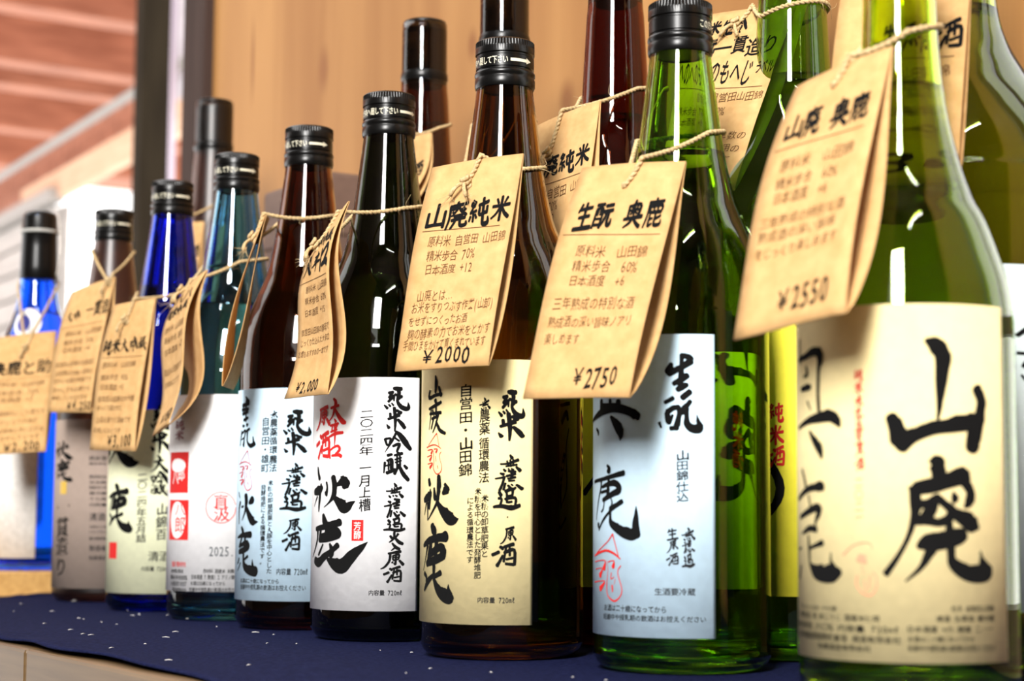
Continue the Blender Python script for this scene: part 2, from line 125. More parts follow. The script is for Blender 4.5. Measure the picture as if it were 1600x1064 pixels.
 {'1': [['k', 'G', '山a', -4.8, 128.0, 32.8, 37.3], ['k', 'G', '廃a', -7.3, 86.3, 37.0, 41.0], ['k', 'G', '奥a', -50.7, 131.3, 26.6, 43.4], ['k', 'G', '鹿a', -51.8, 83.9, 27.0, 38.8], ['r', 'V', '純米無濾過生原酒', -18.1, 118.9, 3.4, 35.7], ['o', 'V', '二〇二一', -18.4, 81.0, 3.4, 16.2], ['o', 'G', '瓢a', -23.1, 58.2, 12.4, 18.0], ['k', 'H', 'アルコール分 十七度', -50.2, 36.0, 23.9, 1.8], ['k', 'H', '原材料名 米 米こうじ 国産米使用', -51.4, 33.4, 41.7, 2.4], ['k', 'H', '精米歩合 六〇% 内容量 720㎖', -54.2, 29.9, 50.9, 2.6], ['k', 'H', '大阪府豊能郡能勢町倉垣 酒造有限会社', -54.4, 26.4, 51.9, 2.6], ['k', 'H', '秋鹿酒造有限会社', -36.0, 23.0, 23.2, 2.2], ['k', 'H', '杜氏 自営田山田錦', 14.6, 37.1, 17.5, 2.2], ['k', 'H', '清酒 生原酒 要冷蔵', 9.1, 33.7, 23.0, 2.2], ['k', 'H', '日本酒度 +六 酸度 二・一', -0.8, 30.2, 32.1, 2.4], ['k', 'H', 'お酒は二十歳になってから', -0.4, 26.8, 23.7, 2.2], ['k', 'H', '妊娠中や授乳期の飲酒はお控えください', -0.4, 23.8, 32.9, 2.4]], '2': [['k', 'G', '奥b', -60.1, 117.0, 40.8, 17.8], ['k', 'G', '鹿b', -51.6, 88.5, 31.4, 29.9], ['k', 'G', '生b', -5.2, 135.4, 9.5, 18.3], ['k', 'G', '酛b', -9.4, 116.9, 17.7, 12.9], ['g', 'V', '山田錦仕込', -2.4, 95.1, 5.3, 22.5], ['g', 'V', '無濾過', -0.3, 62.3, 5.9, 17.0], ['g', 'V', '生原酒', -6.8, 62.0, 5.4, 16.2], ['g', 'H', '生酒要冷蔵', -11.8, 36.5, 17.5, 3.2], ['k', 'H', 'お酒は二十歳になってから', -39.9, 28.8, 33.6, 3.0], ['k', 'H', '妊娠中や授乳期の飲酒はお控えください', -40.5, 24.8, 50.8, 2.7], ['r', 'G', '瓢b', -50.9, 58.9, 23.1, 28.7]], '3': [['k', 'G', '秋c', -47.4, 84.6, 26.1, 20.5], ['k', 'G', '鹿c', -47.8, 61.6, 23.1, 33.2], ['k', 'G', '山c', -42.8, 132.2, 10.6, 10.2], ['k', 'G', '廃c', -42.7, 120.7, 13.1, 15.9], ['r', 'G', '瓢c', -45.0, 105.0, 13.2, 19.2], ['k', 'V', '自営田・山田錦', -21.5, 127.6, 7.3, 43.3], ['k', 'V', '無農薬', -11.2, 121.4, 5.4, 17.9], ['k', 'V', '循環農法', -11.2, 102.4, 5.1, 21.0], ['k', 'V', '米糠の卸草肥果と', -9.9, 76.3, 3.6, 29.4], ['k', 'V', '米糠を中心とした発酵堆肥', -13.1, 79.3, 3.4, 42.1], ['k', 'V', 'による循環農法です', -16.9, 75.1, 3.5, 30.7], ['k', 'V', '・', 1.0, 67.2, 2.9, 3.2], ['g', 'H', '内容量 720㎖', -11.4, 29.1, 17.4, 2.9], ['k', 'G', '純d', -1.9, 123.8, 11.6, 11.3], ['k', 'G', '米d', -1.9, 113.7, 11.2, 12.5], ['k', 'G', '無', -0.9, 94.4, 9.1, 7.4], ['k', 'G', '濾', -3.2, 87.0, 12.4, 8.9], ['k', 'G', '過', -4.0, 78.7, 12.1, 8.6], ['k', 'G', '原', -0.7, 61.1, 7.0, 7.6], ['k', 'G', '酒', -4.4, 53.4, 10.2, 10.0]], '4': [['k', 'G', '秋d', -49.2, 91.5, 33.6, 23.5], ['k', 'G', '鹿d', -50.2, 66.0, 41.6, 26.9], ['k', 'G', '純d', -0.6, 133.0, 13.0, 10.7], ['k', 'G', '米d', 0.8, 122.7, 9.5, 12.4], ['k', 'G', '吟', -0.1, 110.3, 13.7, 11.6], ['k', 'G', '醸', -0.4, 98.7, 13.0, 14.0], ['k', 'G', '無', 1.0, 82.8, 8.6, 7.3], ['k', 'G', '濾', 0.0, 74.5, 10.8, 9.4], ['k', 'G', '過', -0.1, 64.6, 11.0, 6.4], ['k', 'G', '火', 2.9, 57.1, 7.0, 5.9], ['k', 'G', '入', 4.0, 51.4, 4.3, 3.7], ['k', 'G', '原', -1.4, 47.2, 11.7, 9.1], ['k', 'G', '酒', 0.2, 39.2, 8.8, 8.0], ['r', 'G', '大', -34.5, 127.8, 12.2, 12.9], ['r', 'G', '辛', -35.5, 117.0, 11.7, 14.0], ['r', 'G', '口', -33.0, 102.5, 8.4, 6.4], ['r', 'G', '原', -47.4, 123.7, 13.9, 12.4], ['r', 'G', '酒', -46.7, 110.0, 13.0, 13.7], ['k', 'V', '二〇二四年', -13.8, 121.6, 7.6, 24.0], ['k', 'V', '一月上槽', -13.8, 93.9, 6.9, 25.9], ['w', 'H', '芳', -16.4, 62.6, 4.3, 4.7], ['w', 'H', '醇', -16.3, 58.0, 4.3, 4.7], ['k', 'H', '内容量 720㎖', -7.8, 27.1, 17.7, 3.0]], '5': [['k', 'G', '秋e', -48.8, 78.5, 20.9, 18.2], ['k', 'G', '鹿e', -49.5, 58.3, 20.0, 25.1], ['k', 'G', '生b2', -46.2, 134.8, 8.2, 14.5], ['k', 'G', '酛b2', -48.5, 118.5, 16.6, 13.1], ['r', 'G', '瓢c', -49.6, 103.1, 15.8, 23.2], ['k', 'V', '自営田・雄町', -26.6, 122.1, 5.8, 32.3], ['k', 'V', '無農薬循環農法', -20.9, 126.4, 5.3, 36.3], ['k', 'V', '米糠の卸草肥果と大豚を中心とした', -21.5, 85.8, 3.7, 53.9], ['k', 'V', '発酵堆肥による循環農法です。', -26.2, 83.2, 3.6, 46.0], ['k', 'G', '純d', -12.1, 125.3, 15.1, 12.9], ['k', 'G', '米d', -11.5, 113.1, 12.1, 12.9], ['k', 'G', '無', -9.7, 95.4, 9.9, 7.7], ['k', 'G', '濾', -12.5, 87.6, 14.0, 10.3], ['k', 'G', '過', -13.5, 77.7, 14.7, 8.8], ['k', 'G', '原', -11.0, 63.4, 9.9, 8.4], ['k', 'G', '酒', -11.6, 55.7, 9.5, 10.2], ['k', 'H', '内容量 720㎖', -15.1, 35.3, 18.4, 4.0], ['k', 'H', 'お酒は二十歳になってから', -43.8, 29.1, 30.7, 2.9], ['k', 'H', '妊娠中や授乳期の飲酒はお控えください', -43.6, 25.7, 46.0, 3.3]], '6': [['r', 'H', '直', -10.6, 78.2, 9.8, 9.1], ['r', 'H', '汲', -10.2, 70.3, 10.2, 9.1], ['r', 'G', '輪', -15.0, 79.4, 18.6, 19.0], ['s', 'H', '2025.', -12.6, 46.2, 16.1, 6.7], ['r', 'H', '八', -40.8, 72.6, 10.4, 8.0], ['r', 'H', '郎', -41.1, 64.6, 11.6, 11.2], ['r', 'H', '清酒 精米歩合', -43.3, 36.3, 14.6, 3.6], ['k', 'H', '純米吟醸 原料米', -44.0, 31.5, 13.2, 2.8], ['k', 'H', '精米歩合80%', -44.8, 27.9, 17.3, 3.2], ['k', 'H', '大阪府1007', -44.5, 24.0, 16.7, 3.2], ['k', 'H', '酒造有限会社', -42.5, 20.0, 14.7, 3.6], ['k', 'H', '原材料 国産米 米麹', -16.0, 32.0, 19.4, 2.8], ['k', 'H', '日本酒度 7 酸度1.2 アミノ酸', -24.5, 28.4, 28.3, 3.1], ['k', 'H', 'お酒は20歳になってから', -24.8, 24.4, 23.0, 2.8], ['k', 'H', '妊娠中や授乳期の飲酒はお控え', -25.7, 20.5, 29.7, 2.8], ['w', 'H', '八', -44.9, 93.1, 7.4, 8.9], ['w', 'H', '郎', -38.3, 95.8, 7.0, 9.6], ['m', 'V', '純米', -43.3, 125.3, 10.1, 13.3]], '7': [['k', 'G', '秋c', -60.8, 124.2, 41.9, 24.5], ['k', 'G', '鹿c', -49.5, 85.3, 25.9, 30.0], ['k', 'G', '純d', -10.8, 137.9, 12.8, 13.9], ['k', 'G', '米d', -10.4, 122.2, 12.8, 15.6], ['k', 'G', '大', -10.0, 104.9, 12.7, 11.3], ['k', 'G', '吟', -9.7, 94.5, 12.7, 11.2], ['k', 'G', '醸', -9.5, 85.0, 12.7, 7.8], ['g', 'V', '山錦百', -6.0, 72.9, 7.6, 25.4], ['g', 'V', '二〇二四年五月詰', -19.7, 93.5, 7.4, 47.5], ['g', 'H', '清酒', -10.6, 40.6, 14.8, 7.3], ['g', 'H', '内容量 720㎖', -15.3, 30.3, 18.8, 3.4]], '8': [['k', 'G', '秋c', -50.5, 119.1, 23.0, 12.5], ['k', 'G', '鹿c', -49.0, 105.6, 20.8, 15.4], ['k', 'V', '一貫造り', -45.5, 77.8, 15.7, 60.0], ['g', 'H', '純米酒', -13.9, 108.3, 13.2, 3.8], ['g', 'H', '精米歩合', -13.8, 103.6, 13.2, 2.4], ['g', 'H', '原材料名', -13.5, 94.0, 13.2, 2.9], ['g', 'H', '米米麹', -13.4, 89.7, 13.1, 2.4], ['g', 'H', '国産米使用', -13.3, 85.9, 13.1, 2.4], ['g', 'H', '要冷蔵', -13.1, 81.6, 13.1, 2.4], ['g', 'H', '十七度', -13.0, 77.4, 13.1, 2.4], ['g', 'H', '内容量', -12.9, 73.1, 13.1, 2.4], ['g', 'H', '清酒', -12.6, 66.0, 12.2, 6.2], ['g', 'H', 'お酒は二十歳', -12.4, 56.5, 13.1, 1.9], ['g', 'H', 'になってから', -12.3, 52.7, 13.1, 1.9], ['g', 'H', '要冷蔵保管', -12.2, 48.0, 13.0, 2.4], ['g', 'H', '製造者', -12.0, 41.8, 13.0, 4.3], ['g', 'H', '秋鹿酒造', -11.8, 34.2, 13.0, 3.3]], 'K5': [['k', 'G', '帯', -46, 150, 40, 90], ['k', 'G', '鹿b', 8, 140, 45, 80], ['r', 'V', '純米酒', -10, 120, 6, 30], ['k', 'G', '山a', -50, 160, 30, 20], ['k', 'V', '生酛一貫造り', 58, 140, 14, 90], ['k', 'V', '無濾過生原酒', 38, 120, 8, 70]], 'K4': [['k', 'G', '帯', 20, 165, 38, 100], ['k', 'G', '山a', -8, 160, 26, 26], ['k', 'G', '廃a', -12, 125, 34, 50], ['k', 'V', '山田錦仕込', -34, 150, 9, 70], ['r', 'V', '純米酒', 8, 120, 6, 30]], 'K6': [['k', 'V', '山田錦', 52, 140, 7, 60], ['k', 'G', '帯', 18, 150, 20, 60]]})
def ribbon(pts, n=4, wk=.74):
    """brush stroke -> polygons (list of point lists)"""
    if len(pts) == 1: pts = pts*2
    q = smooth_prof(pts, n) if len(pts) > 2 else [tuple(a+(b-a)*t for a, b in zip(*pts)) for t in np.linspace(0, 1, 4)]
    P = np.array([p[:2] for p in q]); W = np.maximum([p[2] for p in q], .4)*wk
    T = np.gradient(P, axis=0); T /= np.maximum(np.linalg.norm(T, axis=1), 1e-6)[:, None]; Nn = np.stack([-T[:, 1], T[:, 0]], 1)
    W2 = W*(1+.07*rng.randn(len(W)))
    L = P+Nn*W[:, None]; R = P-Nn*W2[:, None]; polys = []
    for i in range(len(P)-1): polys.append([L[i], L[i+1], R[i+1], R[i]])
    for i, sgn in ((0, -1), (len(P)-1, 1)):       # rounded brush ends
        polys.append([P[i]+W[i]*(Nn[i]*math.cos(a)+sgn*T[i]*math.sin(a)*.7) for a in np.linspace(0, PI, 7)])
    for p in pts[1:-1]:                            # joints
        polys.append([np.array(p[:2])+p[2]*.46*np.array((math.cos(a), math.sin(a))) for a in np.linspace(0, 2*PI, 9)[:-1]])
    return polys
_bg = {}
def brush(key):
    if key not in _bg:
        st = [[tuple(map(float, p.split(','))) for p in s.split()] for s in GLYPH[key].split(';')]
        A = np.array([p[:2] for s in st for p in s]); w = A[:, 0].max(); h = A[:, 1].max()
        polys = [[(x/max(w, 1), y/max(h, 1)) for x, y in pl] for s in st for pl in ribbon(s, 4, .45 if key[0] in '瓢輪' else .74)]
        _bg[key] = polys
    return _bg[key]
_fg = {}
def fontglyph(ch, off):
    """triangles of a character in a unit cell, y down"""
    k = (ch, off)
    if k not in _fg:
        cu = bpy.data.curves.new('g', 'FONT'); cu.body = ch; cu.size = 1; cu.resolution_u = 2; cu.offset = off; cu.fill_mode = 'FRONT'
        o = bpy.data.objects.new('g', cu); COL.objects.link(o)
        me = o.evaluated_get(bpy.context.evaluated_depsgraph_get()).to_mesh()
        V = np.array([v.co[:2] for v in me.vertices]) if len(me.vertices) else np.zeros((0, 2)); Fc = [tuple(p.vertices) for p in me.polygons]
        o.to_mesh_clear(); bpy.data.objects.remove(o); bpy.data.curves.remove(cu)
        wide = ord(ch) > 0x2000
        if len(V):
            if wide:
                s = 1.0; V = np.stack([V[:, 0]/.98, .5-(V[:, 1]-.37)/.98], 1)
            else:
                x0, x1 = V[:, 0].min(), V[:, 0].max(); V = np.stack([.5+(V[:, 0]-(x0+x1)/2)/.56, .5-(V[:, 1]-.36)/.80], 1)
        _fg[k] = (V, Fc)
    return _fg[k]
def text_cells(text, vertical, off=0, jitter=.0, shear=0, use_brush=False):
    """polygons of a line of text in the unit box (y down)"""
    out = []; n = sum(1 if (ord(c) > 0x2000 or vertical) else .55 for c in text); p = 0
    for c in text:
        a = 1 if (ord(c) > 0x2000 or vertical) else .55
        x0, x1, y0, y1 = (0, 1, p/n, (p+1)/n) if vertical else (p/n, (p+a)/n, 0, 1); p += a
        if c == ' ': continue
        ja, jb, jr = (rng.randn(3)*jitter) if jitter else (0, 0, 0)
        def mp(u, v):
            u -= .5; v -= .5; u, v = u-jr*v, v+jr*u-shear*u; return (x0+(u*(1+ja)+.5)*(x1-x0), y0+(v*(1+jb)+.5+ja)*(y1-y0))
        if use_brush and c in GLYPH:
            for pl in brush(c): out.append([mp(.06+.88*u, .06+.88*v) for u, v in pl])
        else:
            V, Fc = fontglyph(c, off)
            for f in Fc: out.append([mp(*V[i]) for i in f])
    return out
def polys_mesh(name, polys, fmap, m, parent):
    V = []; Fc = []
    for pl in polys:
        n = len(V); V += [fmap(*p) for p in pl]; Fc.append(tuple(range(n, n+len(pl))))
    return mesh(name, V, Fc, m, parent, smooth=False)

# ---------------------------------------------------------------- materials
INKM = {'k': mat('black_ink', (.006, .006, .006), .9, spec=.1), 'g': mat('grey_ink', (.02, .02, .022), .9, spec=.1), 'r': mat('red_ink', (.58, .02, .018), .8, spec=.15),
        'o': mat('pale_red_ink', (.75, .28, .16), .7), 's': mat('slate_ink', (.05, .06, .07), .6), 'w': mat('white_ink', (.82, .8, .78), .7),
        'm': mat('dark_red_ink', (.22, .02, .02), .6), 'b': mat('brown_pen_ink', (.10, .045, .018), .9, spec=.1), 'y': mat('gold_ink', (.6, .38, .03), .4),
        'n': mat('navy_ink', (.03, .04, .3), .5)}
def paper(name, c, c2=None):
    m = mat(name, c, .75, spec=.3); c2 = c2 or tuple(x*.93 for x in c)
    return noisy(m, c2, c, (1, 1, 1), 220, 5, .3, .65, bump=.12)
PAPER = {'white': paper('white_label_paper', (.83, .82, .82)), 'cream': paper('cream_label_paper', (.80, .665, .34)), 'sky': paper('pale_blue_label_paper', (.56, .74, .87)),
         'ivory': paper('pale_yellow_label_paper', (.80, .81, .55)), 'kraftgrey': paper('grey_brown_label_paper', (.33, .255, .21)),
         'yellow': paper('yellow_label_paper', (.80, .70, .04)), 'bluegrey': paper('blue_grey_label_paper', (.50, .58, .58)), 'plain': paper('rough_white_label_paper', (.80, .78, .74), (.66, .64, .60)),
         'buff': paper('buff_label_paper', (.72, .58, .30))}
KRAFT = noisy(mat('kraft_paper', (.6, .38, .17), .8, spec=.2), (.48, .275, .105), (.585, .36, .155), (1, 1, 1), 160, 7, .25, .7, bump=.15)
TWINE = noisy(mat('hemp_twine', (.5, .36, .18), .9, spec=.2), (.36, .24, .10), (.66, .50, .28), (1, 1, 1), 900, 4)
CAPM = mat('black_aluminium_cap', (.003, .003, .003), .28, 0, .3)
CAPINK = mat('cap_print', (.72, .68, .52), .4)
LIQ = glass('sake', (.97, .98, .93), 0, 1.345)
G = {'lime': glass('pale_green_glass', (.80, .915, .24)), 'green': glass('green_glass', (.64, .84, .27)), 'dark': glass('dark_olive_glass', (.22, .27, .15)),
     'amber': glass('amber_glass', (.52, .37, .14)), 'brown': glass('brown_glass', (.46, .27, .14)), 'teal': glass('teal_glass', (.50, .73, .85)),
     'cobalt': glass('cobalt_glass', (.10, .26, .86)), 'frost': glass('frosted_brown_glass', (.46, .33, .28), .35), 'red': glass('red_brown_glass', (.48, .22, .12)), 'bark': glass('dark_brown_glass', (.46, .28, .15)),
     'azure': glass('bright_blue_glass', (.22, .50, .92)), 'moss': glass('moss_green_glass', (.56, .78, .26)), 'olive': glass('olive_green_glass', (.68, .78, .24))}

# ---------------------------------------------------------------- bottles
P720 = [(.0325, 0), (.0356, .0010), (.0379, .0034), (.0389, .0070), (.0392, .0115), (.0392, .075), (.0392, .146), (.0390, .157), (.0380, .171), (.0358, .181), (.0324, .191), (.0284, .200), (.0247, .209), (.0217, .221), (.0190, .236), (.0160, .259), (.0137, .278), (.0131, .290), (.0130, .2985)]
P720L = [(.0325, 0), (.0356, .0010), (.0379, .0034), (.0389, .0070), (.0392, .0115), (.0392, .070), (.0392, .130), (.0388, .141), (.0373, .152), (.0342, .163), (.0300, .175), (.0256, .184), (.0218, .195), (.0185, .208), (.0160, .222), (.0143, .240), (.0135, .262), (.0131, .285), (.0130, .2985)]
P1800 = [(.045, 0), (.0492, .0014), (.0512, .0045), (.0521, .009), (.0525, .015), (.0525, .10), (.0525, .197), (.0515, .212), (.0475, .227), (.0405, .241), (.0310, .256), (.0240, .269), (.0196, .285), (.0176, .315), (.0162, .340), (.0152, .354), (.0150, .392)]
P300B = [(.0325, 0), (.0356, .0010), (.0379, .0034), (.0389, .0070), (.0392, .0115), (.0392, .075), (.0392, .140), (.0385, .155), (.0352, .172), (.0290, .188), (.0225, .205), (.0172, .222), (.0152, .238), (.0150, .256), (.0142, .285), (.0140, .2985)]
TOCAM = lambda x, y: math.atan2(-y, -x)
def neck_r(prof, z):
    for (r0, z0), (r1, z1) in zip(prof, prof[1:]):
        if z0 <= z <= z1: return r0+(r1-r0)*(z-z0)/(z1-z0)
    return prof[-1][0]
def rz(name, segs): pass
def cyl_sheet(t0, t1, z0, z1, r, th=.0002, n=64):
    """closed curved sheet of paper on a cylinder"""
    V = []; Fc = []
    for i in range(n+1):
        a = t0+(t1-t0)*i/n
        for rr in (r, r+th):
            for z in (z0, z1): V.append((rr*math.cos(a), rr*math.sin(a), z))
    for i in range(n):
        a = i*4; b = a+4
        Fc += [(a+2, b+2, b+3, a+3), (a, a+1, b+1, b), (a+1, a+3, b+3, b+1), (a, b, b+2, a+2)]
    Fc += [(0, 2, 3, 1), (n*4, n*4+1, n*4+3, n*4+2)]
    return V, Fc
def screw_cap(root, H, a0, a_text):
    R = .0148
    pr = [(0, 0), (.0120, 0), (.0134, -.0004), (.0143, -.0012), (.0144, -.0038), (.0147, -.0044), (.0147, -.0074), (.0140, -.0079), (.0140, -.0087), (.0144, -.0091), (.0144, -.0147), (.0139, -.0151), (.0139, -.0156), (.0147, -.0161), (.0150, -.0170), (.0150, -.0180), (.0145, -.0188), (.0145, -.0193), (.0149, -.0199), (.0149, -.0232), (.0145, -.0243), (.0136, -.0246), (.0131, -.0240)]
    m = MB(); nn = 192
    m.lathe([(r, H+z) for r, z in pr], nn, lambda j, k: (.00028 if (k % 3 == 0) else -.00008) if j in (3, 4) else 0)
    c = m.build('cap', CAPM, root); e = c.modifiers.new('es', 'EDGE_SPLIT'); e.split_angle = math.radians(40)
    r = .01452; zc = H-.0119; hh = .0042
    polys = [[(0, .28), (.72, .28), (.72, .72), (0, .72)], [(.72, .05), (1, .5), (.72, .95)]]
    arr = [[(p[0]*.0125, (p[1]-.5)*.0034) for p in sub] for sub in polys]
    arr2 = []
    for sub in arr:                       # split so it bends with the cap
        xs = np.linspace(min(p[0] for p in sub), max(p[0] for p in sub), 7)
        if len(sub) == 4:
            for u, v in zip(xs, xs[1:]): arr2.append([(u, sub[0][1]), (v, sub[0][1]), (v, sub[2][1]), (u, sub[2][1])])
        else: arr2.append(sub)
    f = lambda x, y: (r*math.cos(a0+x/r), r*math.sin(a0+x/r), zc-y)
    txt = text_cells('この方向へ廻して下さい', False, .012)
    wt = .0300
    allp = arr2 + [[(-.0012-wt+u*wt, (v-.5)*hh) for u, v in pl] for pl in txt]
    polys_mesh('cap_print', allp, f, CAPINK, c)
    return c
def stopper_cap(root, H, a0):
    m = MB(); pr = [(0, 0), (.0125, 0), (.0142, -.0008), (.0146, -.002), (.0146, -.0075), (.0138, -.0082), (.0142, -.009), (.0142, -.022), (.0142, -.0335), (.0150, -.035), (.0158, -.0375), (.0158, -.040), (.0150, -.0425), (.0149, -.0440)]
    m.lathe([(r, H+z) for r, z in pr], 96); c = m.build('cap', CAPM, root); e = c.modifiers.new('es', 'EDGE_SPLIT'); e.split_angle = math.radians(45)
    f = lambda x, y: (.01472*math.cos(a0+x/.0146), .01472*math.sin(a0+x/.0146), H-.0048-y)
    polys_mesh('cap_print', [[(-.011+u*.013, (v-.5)*.0032) for u, v in pl] for pl in text_cells('清酒日本酒', False, 0)] + [[(a, b), (a+.0045, b-.0012), (a+.0045, b-.0006), (a, b+.0006)] for a, b in ((-.0185, .0085), (-.0185, .0115), (-.014, .0103))], f, CAPINK, c)
    mm = MB()                                          # pull tab of the stopper
    V, Fc = cyl_sheet(a0-.95, a0-.25, H-.0215, H-.010, .0142, .0006, 10); mm.add(V, Fc); mm.build('pull_tab', mat('worn_black_plastic', (.03, .03, .03), .5), c)
    return c
def bottle(name, label, x, y, prof, gl, level, cap='screw', z=0, arrow=10, lab=None, group=None, th=.0026, print_key=None, cat='bottle', scale=1):
    root = empty(name, (x, y, z)); tag(root, label, cat, group); th0 = TOCAM(x, y)
    if scale != 1: root.scale = (scale,)*3
    P = smooth_prof(prof, 5); H = prof[-1][1]
    inner = [(max(r-th, .003), zz) for r, zz in P if zz > .008]; inner = [(.0, .0075), (inner[0][0]*.8, .0068)]+inner
    # glass wall: outer up, lip, inner down
    pr = [(0, .0025), (.022, .0022), (P[0][0]-.003, .0004)] + P + [(P[-1][0]-th, P[-1][1])] + inner[::-1]
    MB().lathe(pr, 112).build('glass_body', gl, root)
    lq = [(r+.0002 if r > 0 else 0, zz-.0002 if i < 2 else zz) for i, (r, zz) in enumerate(inner) if zz < level]
    rl = np.interp(level, [q[1] for q in inner], [q[0] for q in inner]); lq += [(rl+.0002, level), (rl*.93, level-.0005), (0, level-.0006)]
    MB().lathe(lq, 112).build('sake', LIQ, root)
    a0 = th0+math.radians(arrow)
    if cap == 'screw': screw_cap(root, H+.0015, a0, 0)
    elif cap == 'stopper': stopper_cap(root, H+.0025, a0)
    elif cap == 'foil':
        m = MB(); pf = [(0, .0018), (.0105, .0016), (.0132, 0), (.0143, -.003), (.0146, -.0130), (.0152, -.0140), (.0152, -.0160), (.0146, -.0172), (.0150, -.030), (.0155, -.046), (.0157, -.056), (.0154, -.0565)]
        m.lathe([(r, H+.0015+zz) for r, zz in pf], 96); c = m.build('foil_capsule', CAPM, root)
        V, Fc = cyl_sheet(0, 2*PI*.999, H-.0155, H-.0130, .0153, .0003, 72); mesh('seal_band', V, Fc, mat('pale_band', (.45, .45, .42), .5), c)
    if lab:
        pm, z0, z1, tl, tr_, stamps = lab
        rr = max(p[0] for p in prof)+.00012
        V, Fc = cyl_sheet(th0+math.radians(tl), th0+math.radians(tr_), z0, z1, rr)
        lo = mesh('label', V, Fc, PAPER[pm], root)
        R0 = .0395; k = rr/.0395*1000
        ri = rr+.00042
        fm = lambda s, zz, rad=ri: (rad*math.cos(th0+s/39.5), rad*math.sin(th0+s/39.5), zz/1000)
        for (c, s0, zt, w, h, shape) in stamps:        # printed seals
            n = 10; pl = []
            if shape == 'rect':
                for i in range(n): pl.append([(s0+w*i/n, zt), (s0+w*(i+1)/n, zt), (s0+w*(i+1)/n, zt-h), (s0+w*i/n, zt-h)])
            else:
                A = np.linspace(PI, 0, 25)
                for a, b2 in zip(A, A[1:]): pl.append([(s0+w/2+w/2*math.cos(q), zt-h/2+sg*h/2*math.sin(q)) for q, sg in ((a, 1), (b2, 1), (b2, -1), (a, -1))])
            rad = rr+(.00028 if shape == 'rect' else .00034)
            polys_mesh('seal', pl, lambda s, zz: fm(s, zz, rad), INKM[c], lo)
        by = {}
        for c, kind, key, s0, zt, w, h in INK.get(print_key or '', []):
            if kind == 'G': pl = brush(key)
            else: pl = text_cells(key, kind == 'V', .012 if kind == 'V' else .006, .03 if kind == 'V' else 0, .10 if kind == 'V' else 0, kind == 'V')
            by.setdefault(c, []).extend([(s0+u*w, zt-v*h) for u, v in q] for q in pl)
        for c, pl in by.items(): polys_mesh('lettering', pl, (lambda s, zz: fm(s, zz, rr+.00048)) if c == 'w' else fm, INKM[c], lo)
    root['neck'] = 0; del root['neck']
    return root
FRONT = {1: (-.4803, .4796), 2: (-.6408, .5012), 3: (-.7428, .4711), 4: (-.8753, .4786), 5: (-.9804, .481), 6: (-1.0826, .479), 7: (-1.1989, .4815), 8: (-1.3408, .4909), 9: (-1.5002, .4837)}
BACK = {'K1': (-1.400, .598), 'K2': (-1.0428, .5969), 'K3': (-.920, .583), 'K4': (-.800, .580), 'K5': (-.676, .600), 'K6': (-.5447, .5751)}
g1 = 'sake bottles in the front row'
bottle('sake_bottle', 'pale green sake bottle with wide cream label reading large mountain calligraphy, tag priced 2550', *FRONT[1], P720L, G['lime'], .226, 'screw', arrow=20, lab=('cream', .0174, .141, -102, 58, []), group=g1, print_key='1')
bottle('sake_bottle', 'deeper green sake bottle with pale blue label behind the 2750 tag', *FRONT[2], P720, G['green'], .230, 'screw', arrow=160, lab=('sky', .0154, .1444, -105, 21, []), group=g1, print_key='2')
bottle('sake_bottle', 'amber sake bottle with cream label under the tag reading 2000 in bold marker', *FRONT[3], P720, G['amber'], .197, 'screw', arrow=11, lab=('cream', .0163, .1389, -105, 21, []), group=g1, print_key='3')
bottle('sake_bottle', 'near black sake bottle with white label with red and black brush writing', *FRONT[4], P720, G['dark'], .196, 'screw', arrow=25, lab=('white', .0160, .1389, -105, 27, [('r', -17.5, 63.6, 6.6, 11.0, 'rect')]), group=g1, print_key='4')
bottle('sake_bottle', 'dark brown sake bottle with pale blue label left of the white one with red writing', *FRONT[5], P720, G['brown'], .196, 'screw', arrow=0, lab=('sky', .0164, .139, -105, 25, []), group=g1, print_key='5')
bottle('sake_bottle', 'teal sake bottle with white label carrying red seals and 2025', *FRONT[6], P720, G['teal'], .200, 'screw', arrow=8, lab=('white', .0178, .1405, -105, 25, [('r', -50.3, 104.6, 21.8, 25.7, 'rect'), ('r', -49.2, 74.6, 21.6, 25.1, 'rect'), ('w', -47.0, 100.5, 16, 8.5, 'oval'), ('w', -46.5, 73.5, 16.5, 23, 'oval')]), group=g1, print_key='6')
bottle('sake_bottle', 'cobalt blue sake bottle with pale yellow label, between teal and frosted brown bottles', *FRONT[7], P720, G['cobalt'], .2246, 'screw', arrow=10, lab=('ivory', .0119, .1362, -105, 22, [('r', -47.5, 46.1, 10.8, 11.1, 'rect')]), group=g1, print_key='7')
bottle('sake_bottle', 'frosted brown sake bottle with greyish brown label and a gold mark', *FRONT[8], P720, G['frost'], .196, 'screw', arrow=12, lab=('kraftgrey', .0097, .1356, -105, 22, [('y', -41.3, 89.3, 7.8, 9.6, 'rect')]), group=g1, print_key='8')
bottle('sake_bottle', 'bright blue bottle with black foil top on the raised board at the row end', *FRONT[9], P300B, G['azure'], .215, 'foil', z=.0185, lab=('plain', .010, .106, -105, 6, []), group=g1)
g2 = 'tall bottles in the back row'
bottle('sake_bottle', 'tall matte brown bottle by the dark post, left end of the back row', *BACK['K1'], P1800, G['frost'], .28, 'stopper', arrow=0, group=g2, lab=('buff', .04, .19, -80, 80, []), scale=1.045)
bottle('sake_bottle', 'tall dark brown bottle with black stopper behind the near black one', *BACK['K2'], P1800, G['bark'], .285, 'stopper', arrow=-5, group=g2, lab=('cream', .04, .19, -80, 60, []), scale=1.01)
bottle('sake_bottle', 'tall brown bottle directly behind the amber one, its cap cut by the picture top', *BACK['K3'], P1800, G['bark'], .285, 'stopper', arrow=-5, group=g2, lab=('buff', .04, .18, -80, 60, []))
